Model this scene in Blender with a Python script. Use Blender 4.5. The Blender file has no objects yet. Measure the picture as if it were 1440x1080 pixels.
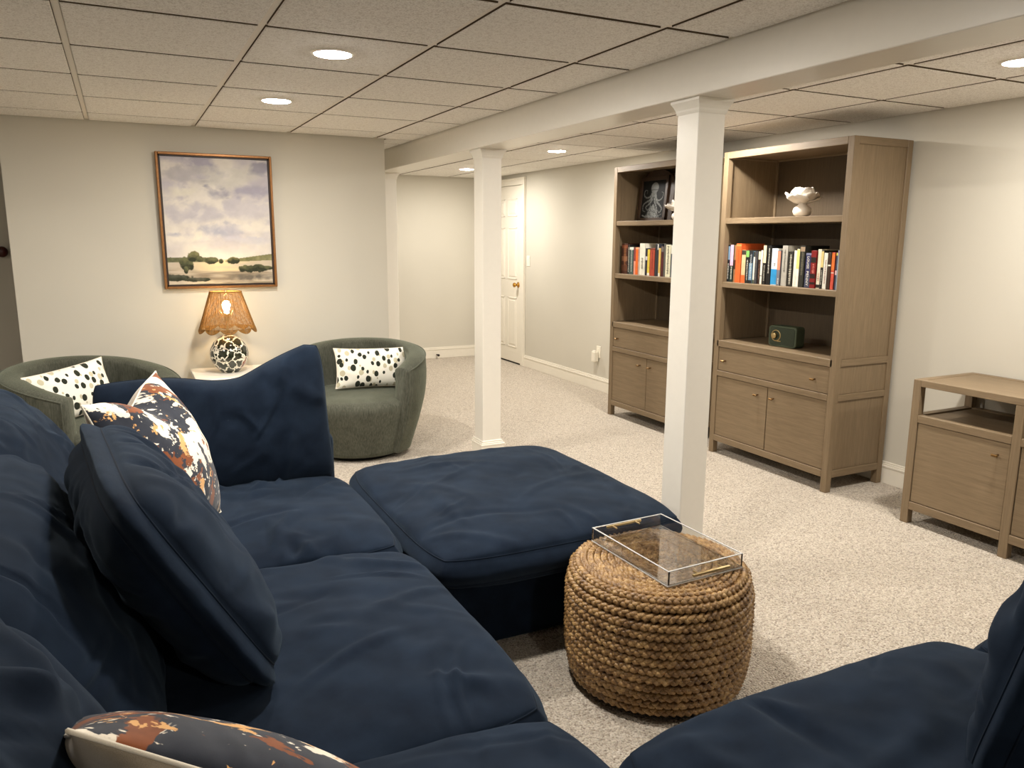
import bpy, bmesh, math, random
import numpy as np
from mathutils import Matrix, Vector
C = bpy.context.scene.collection
rnd = random.Random(7)
PI = math.pi

# ------------------------------------------------------------------ camera
CAMH = 1.4628
def rot(yaw, pitch, roll):
    f = np.array([math.sin(yaw)*math.cos(pitch), math.cos(yaw)*math.cos(pitch), -math.sin(pitch)])
    r = np.array([math.cos(yaw), -math.sin(yaw), 0.0]); u = np.cross(r, f)
    return r*math.cos(roll)+u*math.sin(roll), -r*math.sin(roll)+u*math.cos(roll), f
r_, u_, f_ = rot(0.4646, 0.1878, 0.0055)
cam = bpy.data.cameras.new('camera'); cam.sensor_width = 36; cam.lens = 36*1088.04/1440
cam.clip_start = 0.02
co = bpy.data.objects.new('camera', cam); C.objects.link(co)
co.matrix_world = Matrix(((r_[0], u_[0], -f_[0], 0), (r_[1], u_[1], -f_[1], 0), (r_[2], u_[2], -f_[2], CAMH), (0, 0, 0, 1)))
bpy.context.scene.camera = co

# ------------------------------------------------------------------ world, exposure
LAMP_W = 650.0          # emission of each recessed downlight
w = bpy.data.worlds.new('world'); bpy.context.scene.world = w; w.use_nodes = True
w.node_tree.nodes['Background'].inputs[0].default_value = (1.0, .86, .68, 1)
w.node_tree.nodes['Background'].inputs[1].default_value = 0.02
vs = bpy.context.scene.view_settings
vs.view_transform = 'Standard'; vs.look = 'None'; vs.gamma = 1; vs.exposure = 0.0; vs.use_curve_mapping = False

# ------------------------------------------------------------------ materials
def lin(c):
    return tuple(((x/255)/12.92 if x <= 10 else (((x/255)+.055)/1.055)**2.4) for x in c)
class NT:
    def __init__(s, name):
        s.m = bpy.data.materials.new(name); s.m.use_nodes = True; s.t = s.m.node_tree
        s.b = s.t.nodes['Principled BSDF']; s.out = s.t.nodes['Material Output']
    def n(s, typ, **kw):
        nd = s.t.nodes.new(typ)
        for k, v in kw.items():
            if k in ('ins',):
                for a, b in v.items(): nd.inputs[a].default_value = b
            else: setattr(nd, k, v)
        return nd
    def l(s, a, b): s.t.links.new(a, b)
    def coords(s, scale=(1, 1, 1), kind='Object', loc=(0, 0, 0)):
        tc = s.n('ShaderNodeTexCoord'); mp = s.n('ShaderNodeMapping')
        mp.inputs['Scale'].default_value = scale; mp.inputs['Location'].default_value = loc
        s.l(tc.outputs[kind], mp.inputs[0]); return mp.outputs[0]
    def noise(s, vec, scale, detail=3, rough=.5, dist=0):
        nd = s.n('ShaderNodeTexNoise', ins={'Scale': scale, 'Detail': detail, 'Roughness': rough, 'Distortion': dist})
        s.l(vec, nd.inputs['Vector']); return nd
    def ramp(s, fac, stops, interp='LINEAR'):
        nd = s.n('ShaderNodeValToRGB'); cr = nd.color_ramp; cr.interpolation = interp
        while len(cr.elements) < len(stops): cr.elements.new(.5)
        for e, (p, c) in zip(cr.elements, stops):
            e.position = p; e.color = (*c, 1) if len(c) == 3 else c
        s.l(fac, nd.inputs[0]); return nd.outputs[0]
    def mix(s, fac, a, b, mode='MIX'):
        nd = s.n('ShaderNodeMix', data_type='RGBA', blend_type=mode)
        if isinstance(fac, (int, float)): nd.inputs[0].default_value = fac
        else: s.l(fac, nd.inputs[0])
        for i, v in ((6, a), (7, b)):
            if isinstance(v, tuple): nd.inputs[i].default_value = (*v, 1)
            else: s.l(v, nd.inputs[i])
        return nd.outputs[2]
    def math(s, op, a, b=None, c=None):
        nd = s.n('ShaderNodeMath', operation=op)
        for i, v in enumerate((a, b, c)):
            if v is None: continue
            if isinstance(v, (int, float)): nd.inputs[i].default_value = v
            else: s.l(v, nd.inputs[i])
        return nd.outputs[0]
    def bump(s, h, strength=.3, dist=.005):
        nd = s.n('ShaderNodeBump', ins={'Strength': strength, 'Distance': dist})
        s.l(h, nd.inputs['Height']); s.l(nd.outputs[0], s.b.inputs['Normal']); return nd
    def base(s, v):
        if isinstance(v, tuple): s.b.inputs['Base Color'].default_value = (*v, 1)
        else: s.l(v, s.b.inputs['Base Color'])
    def set(s, rough=.5, metal=0, spec=None, sheen=None, sheen_rough=.5, coat=None):
        s.b.inputs['Roughness'].default_value = rough; s.b.inputs['Metallic'].default_value = metal
        if spec is not None: s.b.inputs['Specular IOR Level'].default_value = spec
        if sheen is not None:
            s.b.inputs['Sheen Weight'].default_value = sheen; s.b.inputs['Sheen Roughness'].default_value = sheen_rough
        if coat is not None: s.b.inputs['Coat Weight'].default_value = coat

def m_plain(name, rgb, rough=.6, metal=0, spec=None, var=.04, scale=30, bump=0, bscale=200):
    t = NT(name); v = t.coords(); nz = t.noise(v, scale, 3)
    c = lin(rgb); a = tuple(x*(1-var) for x in c); b = tuple(min(1, x*(1+var)) for x in c)
    t.base(t.ramp(nz.outputs[0], [(.3, a), (.7, b)])); t.set(rough, metal, spec)
    if bump: t.bump(t.noise(v, bscale, 3).outputs[0], bump, .002)
    return t.m
def m_wall(name, rgb):
    t = NT(name); v = t.coords(kind='Generated') if False else t.coords()
    c = lin(rgb); nz = t.noise(v, 1.2, 2)
    t.base(t.ramp(nz.outputs[0], [(.3, tuple(x*.97 for x in c)), (.7, tuple(x*1.03 for x in c))]))
    t.set(.75, 0, .25); t.bump(t.noise(v, 260, 2).outputs[0], .12, .001); return t.m
def m_wood(name, axis, dark=lin((106, 89, 67)), light=lin((142, 123, 97))):
    t = NT(name); sc = [26, 26, 26]; sc[axis] = 1.3; v = t.coords(tuple(sc))
    n1 = t.noise(v, 3.0, 5, .65, .4); sc2 = [90, 90, 90]; sc2[axis] = 4; v2 = t.coords(tuple(sc2)); n2 = t.noise(v2, 3, 2)
    oi = t.n('ShaderNodeObjectInfo')
    f = t.math('ADD', t.math('MULTIPLY', n1.outputs[0], .6), t.math('MULTIPLY', n2.outputs[0], .4))
    f = t.math('ADD', f, t.math('MULTIPLY', t.math('SUBTRACT', oi.outputs['Random'], .5), .07))
    t.base(t.ramp(f, [(.2, dark), (.8, light)])); t.set(.5, 0, .35); t.bump(n2.outputs[0], .15, .001); return t.m
def m_fabric(name, a, b, sheen=.2, weave=900, rough=.9, streak=None, bump=.25, sheen_tint=None):
    t = NT(name); v = t.coords(); n1 = t.noise(v, 9, 4, .6); n2 = t.noise(v, weave, 2)
    f = t.math('ADD', t.math('MULTIPLY', n1.outputs[0], .6), t.math('MULTIPLY', n2.outputs[0], .4))
    if streak:
        vs_ = t.coords(streak); n3 = t.noise(vs_, 1, 3, .6)
        f = t.math('ADD', t.math('MULTIPLY', f, .5), t.math('MULTIPLY', n3.outputs[0], .5))
    t.base(t.ramp(f, [(.36, a), (.64, b)])); t.set(rough, 0, .12, sheen, .45)
    if sheen_tint: t.b.inputs['Sheen Tint'].default_value = (*sheen_tint, 1)
    h = t.math('ADD', n2.outputs[0], t.math('MULTIPLY', t.noise(v, 60, 3).outputs[0], .6))
    t.bump(h, bump, .002); return t.m

M = {}
M['wall'] = m_wall('greige_wall_paint', (202, 197, 184))
M['trim'] = m_plain('white_gloss_trim', (232, 226, 212), .32, 0, .5, .01)
M['column'] = m_plain('column_paint', (226, 221, 210), .3, 0, .5, .01)
M['tee'] = m_plain('ceiling_grid_metal', (232, 225, 213), .5, 0, .4, .01)
M['wood_z'] = m_wood('weathered_oak_upright', 2)
M['wood_y'] = m_wood('weathered_oak_long', 1)
M['wood_x'] = m_wood('weathered_oak_cross', 0)
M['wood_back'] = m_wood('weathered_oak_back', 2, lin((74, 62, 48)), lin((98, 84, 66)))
M['navy'] = m_fabric('navy_cotton', lin((11, 20, 33)), lin((24, 35, 50)), .07, 1400, .95, None, .22, (.5, .7, .9))
M['navy_pipe'] = m_fabric('navy_piping', lin((12, 21, 33)), lin((20, 31, 45)), .04, 1400, .95)
M['green'] = m_fabric('green_chenille', lin((58, 59, 51)), lin((93, 94, 83)), .3, 500, .95, (140, 140, 22), .5, (.8, .9, .7))
M['brass'] = m_plain('aged_brass', (134, 104, 66), .35, 1, None, .05)
M['gold'] = m_plain('brushed_gold', (206, 184, 136), .28, 1, None, .03)
M['brassknob'] = m_plain('polished_brass', (200, 150, 70), .2, 1, None, .03)
M['black'] = m_plain('black_void', (14, 12, 10), .8)
M['white_cer'] = m_plain('white_ceramic', (238, 230, 218), .25, 0, .5, .01)
M['white_lacq'] = m_plain('white_lacquer', (226, 221, 210), .35, 0, .5, .01)
M['beige_fab'] = m_fabric('beige_pillow_back', lin((150, 138, 120)), lin((176, 164, 146)), .3, 900)
M['cream_pipe'] = m_fabric('cream_piping', lin((226, 216, 198)), lin((240, 232, 216)), .1, 900)
M['pages'] = m_plain('paper_pages', (222, 208, 180), .9, 0, .1, .08, 400)
M['dark_core'] = m_plain('dark_woven_core', (52, 34, 20), .9)
M['plastic_w'] = m_plain('white_plastic', (236, 230, 214), .35, 0, .5, .01)
M['rubber'] = m_plain('dark_rubber', (40, 30, 24), .6)
M['walnut'] = m_wood('dark_stained_wood', 2, lin((34, 22, 14)), lin((66, 46, 30)))
M['radio'] = m_plain('sage_green_shell', (76, 88, 70), .45, 0, .5, .03)
M['radio_dark'] = m_plain('dark_green_shell', (50, 60, 46), .6, 0, .4, .03)

# ceiling tile: mineral fibre, fine fissures
t = NT('mineral_fibre_tile'); v = t.coords(); oi = t.n('ShaderNodeObjectInfo')
n1 = t.noise(v, 170, 4, .7); n2 = t.noise(v, 45, 3)
f = t.math('ADD', t.math('MULTIPLY', n1.outputs[0], .8), t.math('MULTIPLY', n2.outputs[0], .2))
f = t.math('ADD', f, t.math('MULTIPLY', t.math('SUBTRACT', oi.outputs['Random'], .5), .02))
t.base(t.ramp(f, [(.38, lin((206, 200, 192))), (.52, lin((240, 237, 231))), (.7, lin((248, 245, 240)))]))
t.set(.9, 0, .1); t.bump(n1.outputs[0], .5, .002); M['tile'] = t.m

M['tile_edge_shade'] = m_plain('shade_toned_tile_edge', (96, 82, 66), .95, 0, .1)  # raw edge tone, darkened to stand in for shadow along the grid
# carpet: speckled twist pile
t = NT('speckled_twist_carpet'); v = t.coords()
n1 = t.noise(v, 150, 3, .65); vo = t.n('ShaderNodeTexVoronoi', ins={'Scale': 130.0}); t.l(v, vo.inputs['Vector'])
sp = t.n('ShaderNodeSeparateColor'); t.l(vo.outputs['Color'], sp.inputs[0])
c1 = t.ramp(sp.outputs[0], [(0, lin((84, 66, 50))), (.12, lin((140, 118, 94))), (.26, lin((190, 176, 156))), (.7, lin((220, 208, 190))), (1, lin((246, 238, 224)))])
c2 = t.ramp(n1.outputs[0], [(.38, lin((88, 70, 54))), (.47, lin((204, 190, 170))), (.62, lin((242, 232, 216)))])
big = t.noise(v, 1.6, 3)
c3 = t.mix(.5, c1, c2)
t.base(t.mix(t.math('MULTIPLY', big.outputs[0], .22), c3, lin((200, 180, 156))))
t.set(.98, 0, .03, .25, .6)
h = t.math('ADD', n1.outputs[0], t.math('MULTIPLY', vo.outputs['Distance'], -.9)); t.bump(h, .9, .012); M['carpet'] = t.m

# floral pillow face (navy, rust, tan on cream)
def m_floral(name, ox, thr):
    t = NT(name); v = t.coords((1, 1, 0.15), loc=(ox, ox*.7, 0))
    nA = t.noise(v, 5.5, 5, .62, .5)
    va = t.coords((1, 1, 0.15), loc=(3.3+ox, 1.7, 0)); nB = t.noise(va, 6.5, 5, .62, .4)
    vb = t.coords((1, 1, 0.15), loc=(7.1+ox, 4.2, 0)); nC = t.noise(vb, 13, 5, .62, .4)
    cream = lin((232, 222, 204))
    navy = t.mix(t.noise(v, 25, 3).outputs[0], lin((22, 26, 36)), lin((56, 60, 70)))
    rust = t.mix(t.noise(va, 30, 3).outputs[0], lin((92, 48, 24)), lin((148, 84, 46)))
    tan = lin((214, 164, 104))
    col = t.mix(t.ramp(nA.outputs[0], [(thr, (0, 0, 0)), (thr+.01, (1, 1, 1))]), cream, navy)
    vo = t.n('ShaderNodeTexVoronoi', ins={'Scale': 42.0, 'Randomness': .8}); wv = t.mix(.035, v, t.noise(v, 60, 2).outputs[1], 'ADD'); t.l(wv, vo.inputs['Vector'])
    dots = t.ramp(vo.outputs['Distance'], [(.30, (1, 1, 1)), (.36, (0, 0, 0))])
    reg = t.ramp(nC.outputs[0], [(.53, (0, 0, 0)), (.55, (1, 1, 1))])
    col = t.mix(t.math('MULTIPLY', dots, reg), col, cream)
    col = t.mix(t.ramp(nB.outputs[0], [(.56, (0, 0, 0)), (.57, (1, 1, 1))]), col, rust)
    vc = t.coords((1, 1, 0.15), loc=(1.1, 9.2, 0)); nD = t.noise(vc, 12, 5, .65, .5)
    col = t.mix(t.ramp(nD.outputs[0], [(.60, (0, 0, 0)), (.61, (1, 1, 1))]), col, tan)
    t.base(col); t.set(.9, 0, .15, .15); t.bump(t.noise(v, 1200, 2).outputs[0], .2, .001); return t.m
M['floral'] = m_floral('painterly_floral_print', 0, .475); M['floral_dark'] = m_floral('painterly_floral_print_dark', 2.3, .40)

# spotted pillow
t = NT('spotted_linen'); v = t.coords((1, 1, 0.2)); wv = t.mix(.012, v, t.noise(v, 22, 2).outputs[1], 'ADD')
def spots(scale, loc, r0, r1):
    mp = t.n('ShaderNodeMapping'); mp.inputs['Scale'].default_value = (1, .78, 1); mp.inputs['Location'].default_value = loc
    mp.inputs['Rotation'].default_value = (0, 0, .5); t.l(wv, mp.inputs[0])
    vo = t.n('ShaderNodeTexVoronoi', voronoi_dimensions='2D', ins={'Scale': scale, 'Randomness': .75}); t.l(mp.outputs[0], vo.inputs['Vector'])
    sp = t.n('ShaderNodeSeparateColor'); t.l(vo.outputs['Color'], sp.inputs[0])
    rad = t.math('ADD', t.math('MULTIPLY', sp.outputs[1], r1-r0), r0)
    return t.math('LESS_THAN', vo.outputs['Distance'], rad)
col = t.mix(spots(17, (2.2, 5.1, 0), .06, .30), lin((240, 236, 222)), lin((196, 188, 160)))
col = t.mix(spots(19, (.3, .1, 0), .14, .36), col, lin((44, 48, 38)))
t.base(col); t.set(.9, 0, .15, .1); t.bump(t.noise(v, 900, 2).outputs[0], .2, .001); M['spots'] = t.m

# lamp base glaze: dark green leaf patches on white
t = NT('leaf_patch_glaze'); v = t.coords(); wv = t.mix(.045, v, t.noise(v, 34, 3).outputs[1], 'ADD')
vo = t.n('ShaderNodeTexVoronoi', feature='DISTANCE_TO_EDGE', ins={'Scale': 17.0, 'Randomness': .9}); t.l(wv, vo.inputs['Vector'])
leaf = t.mix(t.noise(v, 60, 3).outputs[0], lin((20, 24, 14)), lin((52, 56, 40)))
vf = t.n('ShaderNodeTexVoronoi', ins={'Scale': 17.0, 'Randomness': .9}); t.l(wv, vf.inputs['Vector'])
sp = t.n('ShaderNodeSeparateColor'); t.l(vf.outputs['Color'], sp.inputs[0])
leaf = t.mix(t.math('GREATER_THAN', sp.outputs[0], .95), leaf, lin((120, 52, 20)))
white = t.math('LESS_THAN', vo.outputs['Distance'], t.math('ADD', .035, t.math('MULTIPLY', sp.outputs[1], .06)))
t.base(t.mix(white, leaf, lin((238, 232, 214)))); t.set(.12, 0, .6, coat=.5); M['leaf_glaze'] = t.m

# seagrass rope
t = NT('seagrass_rope'); v = t.coords(); n1 = t.noise(v, 26, 4, .6); n2 = t.noise(v, 420, 2)
f = t.math('ADD', t.math('MULTIPLY', n1.outputs[0], .55), t.math('MULTIPLY', n2.outputs[0], .45))
t.base(t.ramp(f, [(.34, lin((74, 50, 28))), (.5, lin((140, 106, 64))), (.66, lin((200, 166, 112)))]))
t.set(.38, 0, .5); t.bump(n2.outputs[0], .5, .002); M['rope'] = t.m

# rattan shade: strips let lamp light through
t = NT('woven_rattan'); v = t.coords(); n1 = t.noise(v, 90, 3)
t.base(t.ramp(n1.outputs[0], [(.3, lin((104, 70, 28))), (.7, lin((164, 118, 54)))]))
t.set(.55, 0, .3)
tr = t.n('ShaderNodeBsdfTranslucent', ins={'Color': (*lin((226, 176, 104)), 1)}); mx = t.n('ShaderNodeMixShader', ins={0: .04})
t.l(t.b.outputs[0], mx.inputs[1]); t.l(tr.outputs[0], mx.inputs[2]); t.l(mx.outputs[0], t.out.inputs[0]); M['rattan'] = t.m

# acrylic
t = NT('clear_acrylic'); t.base((1, 1, 1)); t.set(.02, 0, .5); t.b.inputs['Transmission Weight'].default_value = 1; t.b.inputs['IOR'].default_value = 1.49
M['acrylic'] = t.m
t = NT('frosted_acrylic_edge'); t.base((.9, .9, .88)); t.set(.25, 0, .6); t.b.inputs['Transmission Weight'].default_value = .55; M['acrylic_edge'] = t.m
def m_emit(name, col, s):
    t = NT(name); e = t.n('ShaderNodeEmission', ins={'Color': (*col, 1), 'Strength': s}); t.l(e.outputs[0], t.out.inputs[0]); return t.m
M['glow'] = m_emit('downlight_lens', (1.0, .94, .86), LAMP_W)
M['bulb'] = m_emit('warm_bulb_glass', (1.0, .76, .44), 230.0)
t = NT('painted_canvas'); at = t.n('ShaderNodeVertexColor', layer_name='Col'); t.base(at.outputs[0]); t.set(.7, 0, .2)
t.bump(t.noise(t.coords(), 300, 3).outputs[0], .2, .001); M['vcol'] = t.m
_mc = {}
def m_book(rgb):
    if rgb not in _mc: _mc[rgb] = m_plain('book_cover', rgb, .4, 0, .4, .1, 25)
    return _mc[rgb]

# ------------------------------------------------------------------ mesh helpers
def link(name, me, mat=None, parent=None):
    o = bpy.data.objects.new(name, me); C.objects.link(o)
    if mat is not None: me.materials.append(M[mat] if isinstance(mat, str) else mat)
    if parent is not None: o.parent = parent
    return o
def from_np(name, V, F, mat, parent=None, smooth=True):
    me = bpy.data.meshes.new(name); V = np.asarray(V, dtype=np.float32)
    if isinstance(F, np.ndarray):
        nf, k = F.shape
        me.vertices.add(len(V)); me.vertices.foreach_set('co', V.ravel())
        me.loops.add(nf*k); me.loops.foreach_set('vertex_index', F.astype(np.int32).ravel())
        me.polygons.add(nf); me.polygons.foreach_set('loop_start', np.arange(0, nf*k, k, dtype=np.int32))
        me.update(calc_edges=True); me.validate()
    else:
        me.from_pydata([tuple(x) for x in V], [], F)
    if smooth: me.polygons.foreach_set('use_smooth', [True]*len(me.polygons))
    me.update(); return link(name, me, mat, parent)
class B:
    """collects boxes, lathes and tubes into one mesh"""
    def __init__(s): s.bm = bmesh.new()
    def box(s, x0, x1, y0, y1, z0, z1, bev=.002, mat=None):
        b2 = bmesh.new(); r = bmesh.ops.create_cube(b2, size=1)
        for v in b2.verts: v.co = Vector((x0+(v.co.x+.5)*(x1-x0), y0+(v.co.y+.5)*(y1-y0), z0+(v.co.z+.5)*(z1-z0)))
        if bev: bmesh.ops.bevel(b2, geom=b2.edges[:], offset=bev, segments=2 if bev > .004 else 1, affect='EDGES', profile=.5)
        if mat is not None: b2.transform(mat)
        me = bpy.data.meshes.new('t'); b2.to_mesh(me); b2.free(); s.bm.from_mesh(me); bpy.data.meshes.remove(me); return s
    def lathe(s, prof, seg=32, mat=None, cap=True):
        b2 = bmesh.new(); rings = []
        for r, z in prof:
            if r < 1e-6: rings.append([b2.verts.new((0, 0, z))]); continue
            rings.append([b2.verts.new((r*math.cos(2*PI*i/seg), r*math.sin(2*PI*i/seg), z)) for i in range(seg)])
        for a, b in zip(rings, rings[1:]):
            for i in range(seg):
                j = (i+1) % seg
                if len(a) == 1 and len(b) == 1: continue
                if len(a) == 1: b2.faces.new((a[0], b[j], b[i]))
                elif len(b) == 1: b2.faces.new((a[i], a[j], b[0]))
                else: b2.faces.new((a[i], a[j], b[j], b[i]))
        if cap:
            for r in (rings[0], rings[-1]):
                if len(r) > 2: b2.faces.new(r)
        bmesh.ops.recalc_face_normals(b2, faces=b2.faces[:])
        for f in b2.faces: f.smooth = len(f.verts) < 8
        if mat is not None: b2.transform(mat)
        me = bpy.data.meshes.new('t'); b2.to_mesh(me); b2.free(); s.bm.from_mesh(me); bpy.data.meshes.remove(me); return s
    def cyl(s, a, b, r, seg=16):
        a = Vector(a); b = Vector(b); d = b-a; L = d.length
        q = d.to_track_quat('Z', 'Y').to_matrix().to_4x4(); q.translation = a
        return s.lathe([(0, 0), (r*.9, 0), (r, r*.12), (r, L-r*.12), (r*.9, L), (0, L)], seg, q, False)
    def build(s, name, mat, parent=None):
        me = bpy.data.meshes.new(name); s.bm.to_mesh(me); s.bm.free(); return link(name, me, mat, parent)
def box(name, mat, parent, *a, bev=.002): return B().box(*a, bev=bev).build(name, mat, parent)
def tube_np(P, r, k=6, closed=True, off=0):
    P = np.asarray(P, float); n = len(P)
    if closed: T = np.roll(P, -1, 0)-np.roll(P, 1, 0)
    else: T = np.gradient(P, axis=0)
    T /= np.linalg.norm(T, axis=1)[:, None]+1e-12
    up = np.array([0, 0, 1.0]); A = np.cross(T, up); bad = np.linalg.norm(A, axis=1) < .2
    A[bad] = np.cross(T[bad], np.array([1.0, 0, 0])); A /= np.linalg.norm(A, axis=1)[:, None]; Bv = np.cross(T, A)
    rr = np.broadcast_to(np.asarray(r, float), (n,))[:, None]
    V = np.concatenate([P[:, None]+(A[:, None]*math.cos(2*PI*j/k)+Bv[:, None]*math.sin(2*PI*j/k))*rr[:, None] for j in range(k)], axis=1).reshape(-1, 3)
    m = n if closed else n-1
    i = np.arange(m)[:, None]; j = np.arange(k)[None]
    F = np.stack([i*k+j, i*k+(j+1) % k, ((i+1) % n)*k+(j+1) % k, ((i+1) % n)*k+j], -1).reshape(-1, 4)+off
    return V, F
def tubes(name, paths, mat, parent, k=6, closed=True):
    Vs, Fs, off = [], [], 0
    for P, r in paths:
        V, F = tube_np(P, r, k, closed, off); Vs.append(V); Fs.append(F); off += len(V)
    return from_np(name, np.vstack(Vs), np.vstack(Fs), mat, parent)
def thing(name, label, cat, loc=(0, 0, 0), rz=0, group=None):
    o = bpy.data.objects.new(name, None); C.objects.link(o); o.location = loc; o.rotation_euler = (0, 0, rz)
    o['label'] = label; o['category'] = cat
    if group: o['group'] = group
    o.empty_display_size = .1
    return o
def tag(o, label, cat, group=None):
    o['label'] = label; o['category'] = cat
    if group: o['group'] = group
    return o
def struct(o): o['kind'] = 'structure'; return o
def vnoise(x, y, seed=0):
    xi = np.floor(x).astype(np.int64); yi = np.floor(y).astype(np.int64); xf = x-xi; yf = y-yi
    u = xf*xf*(3-2*xf); v = yf*yf*(3-2*yf)
    def h(a, b):
        n = (a*374761393+b*668265263+seed*974634777) & 0xffffffff
        n = ((n ^ (n >> 13))*1274126177) & 0xffffffff
        return ((n ^ (n >> 16)) & 0xffff)/65535.0
    return (h(xi, yi)*(1-u)+h(xi+1, yi)*u)*(1-v)+(h(xi, yi+1)*(1-u)+h(xi+1, yi+1)*u)*v
def fbm(x, y, seed=0, o=4):
    s = 0; a = .5; tot = 0
    for i in range(o): s = s+a*vnoise(x*2**i, y*2**i, seed+i*17); tot += a; a *= .5
    return s/tot

# ------------------------------------------------------------------ room shell
H = 2.166; XW = 4.070; YP = 5.647; YF = 8.80; XL = -2.6; YN = -2.4
BX0, BX1, BZ = 2.010, 2.205, 1.998
def S(name, mat, *a, bev=0): return struct(box(name, mat, None, *a, bev=bev))
floor = S('floor', 'carpet', XL-.1, XW+.1, YN-.1, YF+.1, -.05, 0)
ceiling = S('ceiling', 'black', XL-.1, XW+.1, YN-.1, YF+.1, H+.03, H+.08)
wall_right = S('wall_right', 'wall', XW, XW+.1, YN-.1, YF+.1, 0, H+.03)
wall_left = S('wall_left', 'wall', XL-.1, XL, YN-.1, YF+.1, 0, H+.03)
wall_near = S('wall_near', 'wall', XL, XW, YN-.1, YN, 0, H+.03)
wall_far = S('wall_far', 'wall', XL, XW, YF, YF+.1, 0, H+.03)
wall_back = S('wall_back', 'wall', -.594, 1.781, YP, YP+.12, 0, H+.03)
wall_return = S('wall_return', 'wall', 1.68, 1.781, YP+.12, YF, 0, H+.03)
wall_hall = S('wall_hall', 'wall', XL, -.6, 6.9, 7.0, 0, H+.03)
# baseboards: board + stepped cap
def baseboard(name, p0, p1, side, axis):
    bb = B(); h = .135
    for (th, z0, z1) in ((.014, 0, h-.032), (.018, h-.034, h-.022), (.012, h-.022, h-.012), (.009, h-.012, h)):
        if axis == 'y':
            x = sorted((side[0], side[0]+side[1]*th)); bb.box(x[0], x[1], p0, p1, z0, z1, .002)
        else:
            y = sorted((side[0], side[0]+side[1]*th)); bb.box(p0, p1, y[0], y[1], z0, z1, .002)
    return struct(bb.build(name, 'trim'))
baseboard('baseboard_right', YN, 7.80, (XW, -1), 'y')
baseboard('baseboard_far', 1.8, XW, (YF, -1), 'x')
baseboard('baseboard_back', -.594, 1.781, (YP, -1), 'x')
baseboard('baseboard_left', YN, YF, (XL, 1), 'y')
# beam
struct(box('trim_1', 'column', None, BX0, BX1, YN, YF, BZ, H+.03, bev=.003))
# grid ceiling: tees and tiles are pieces of the ceiling
GX = [-.1143+.6096*i for i in range(-5, 8)]; GY = [2.2653+.6096*j for j in range(-8, 12)]
GX = [x-.004 if x < 2 else x for x in GX]
tile_me = None
def tile_mesh(x0, x1, y0, y1):
    b = bmesh.new(); zt, zl, e = H+.004, H-.009, .004
    ring = [(x0, y0), (x1, y0), (x1, y1), (x0, y1)]; rin = [(x0+e, y0+e), (x1-e, y0+e), (x1-e, y1-e), (x0+e, y1-e)]
    A = [b.verts.new((x, y, H+.012)) for x, y in ring]; Bq = [b.verts.new((x, y, zl+.003)) for x, y in ring]; D = [b.verts.new((x, y, zl)) for x, y in rin]
    for i in range(4):
        j = (i+1) % 4; b.faces.new((A[i], A[j], Bq[j], Bq[i])); b.faces.new((Bq[i], Bq[j], D[j], D[i]))
    b.faces.new(D[::-1]); bmesh.ops.recalc_face_normals(b, faces=b.faces[:])
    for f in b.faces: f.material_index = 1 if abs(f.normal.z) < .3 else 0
    me = bpy.data.meshes.new('ceiling_tile'); b.to_mesh(me); b.free(); me.materials.append(M['tile']); me.materials.append(M['tile_edge_shade']); return me
def regions():
    # (x0,x1,y0,y1) open ceiling regions
    return [(XL, BX0, YN, YP), (1.79, BX0, YP, YF), (XL, -.6, YP, 6.9), (BX1, XW, YN, YF)]
cache = {}
g = .0135
for (rx0, rx1, ry0, ry1) in regions():
    xs = [rx0]+[x for x in GX if rx0+.03 < x < rx1-.03]+[rx1]; ys = [ry0]+[y for y in GY if ry0+.03 < y < ry1-.03]+[ry1]
    for a, b_ in zip(xs, xs[1:]):
        for c, d in zip(ys, ys[1:]):
            w_, d_ = round(b_-a, 3), round(d-c, 3)
            if (w_, d_) not in cache: cache[(w_, d_)] = tile_mesh(g, w_-g, g, d_-g)
            o = bpy.data.objects.new('ceiling_tile', cache[(w_, d_)]); C.objects.link(o); o.location = (a, c, 0); o.parent = ceiling
    for x in xs:
        x_ = min(max(x, rx0+.004), rx1-.004)
        box('main_runner', 'tee', ceiling, x_-.012, x_+.012, ry0, ry1, H-.001, H+.006, bev=.001)
    me = None
    for y in ys:
        y_ = min(max(y, ry0+.004), ry1-.004)
        for a, b_ in zip(xs, xs[1:]):
            key = ('t', round(b_-a, 3))
            if key not in cache:
                cache[key] = box('cross_tee', 'tee', ceiling, .012, b_-a-.012, -.012, .012, H, H+.006, bev=.001).data
                o = [c for c in ceiling.children if c.data is cache[key]][0]
            else:
                o = bpy.data.objects.new('cross_tee', cache[key]); C.objects.link(o); o.parent = ceiling
            o.location = (a, y_, 0)
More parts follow.
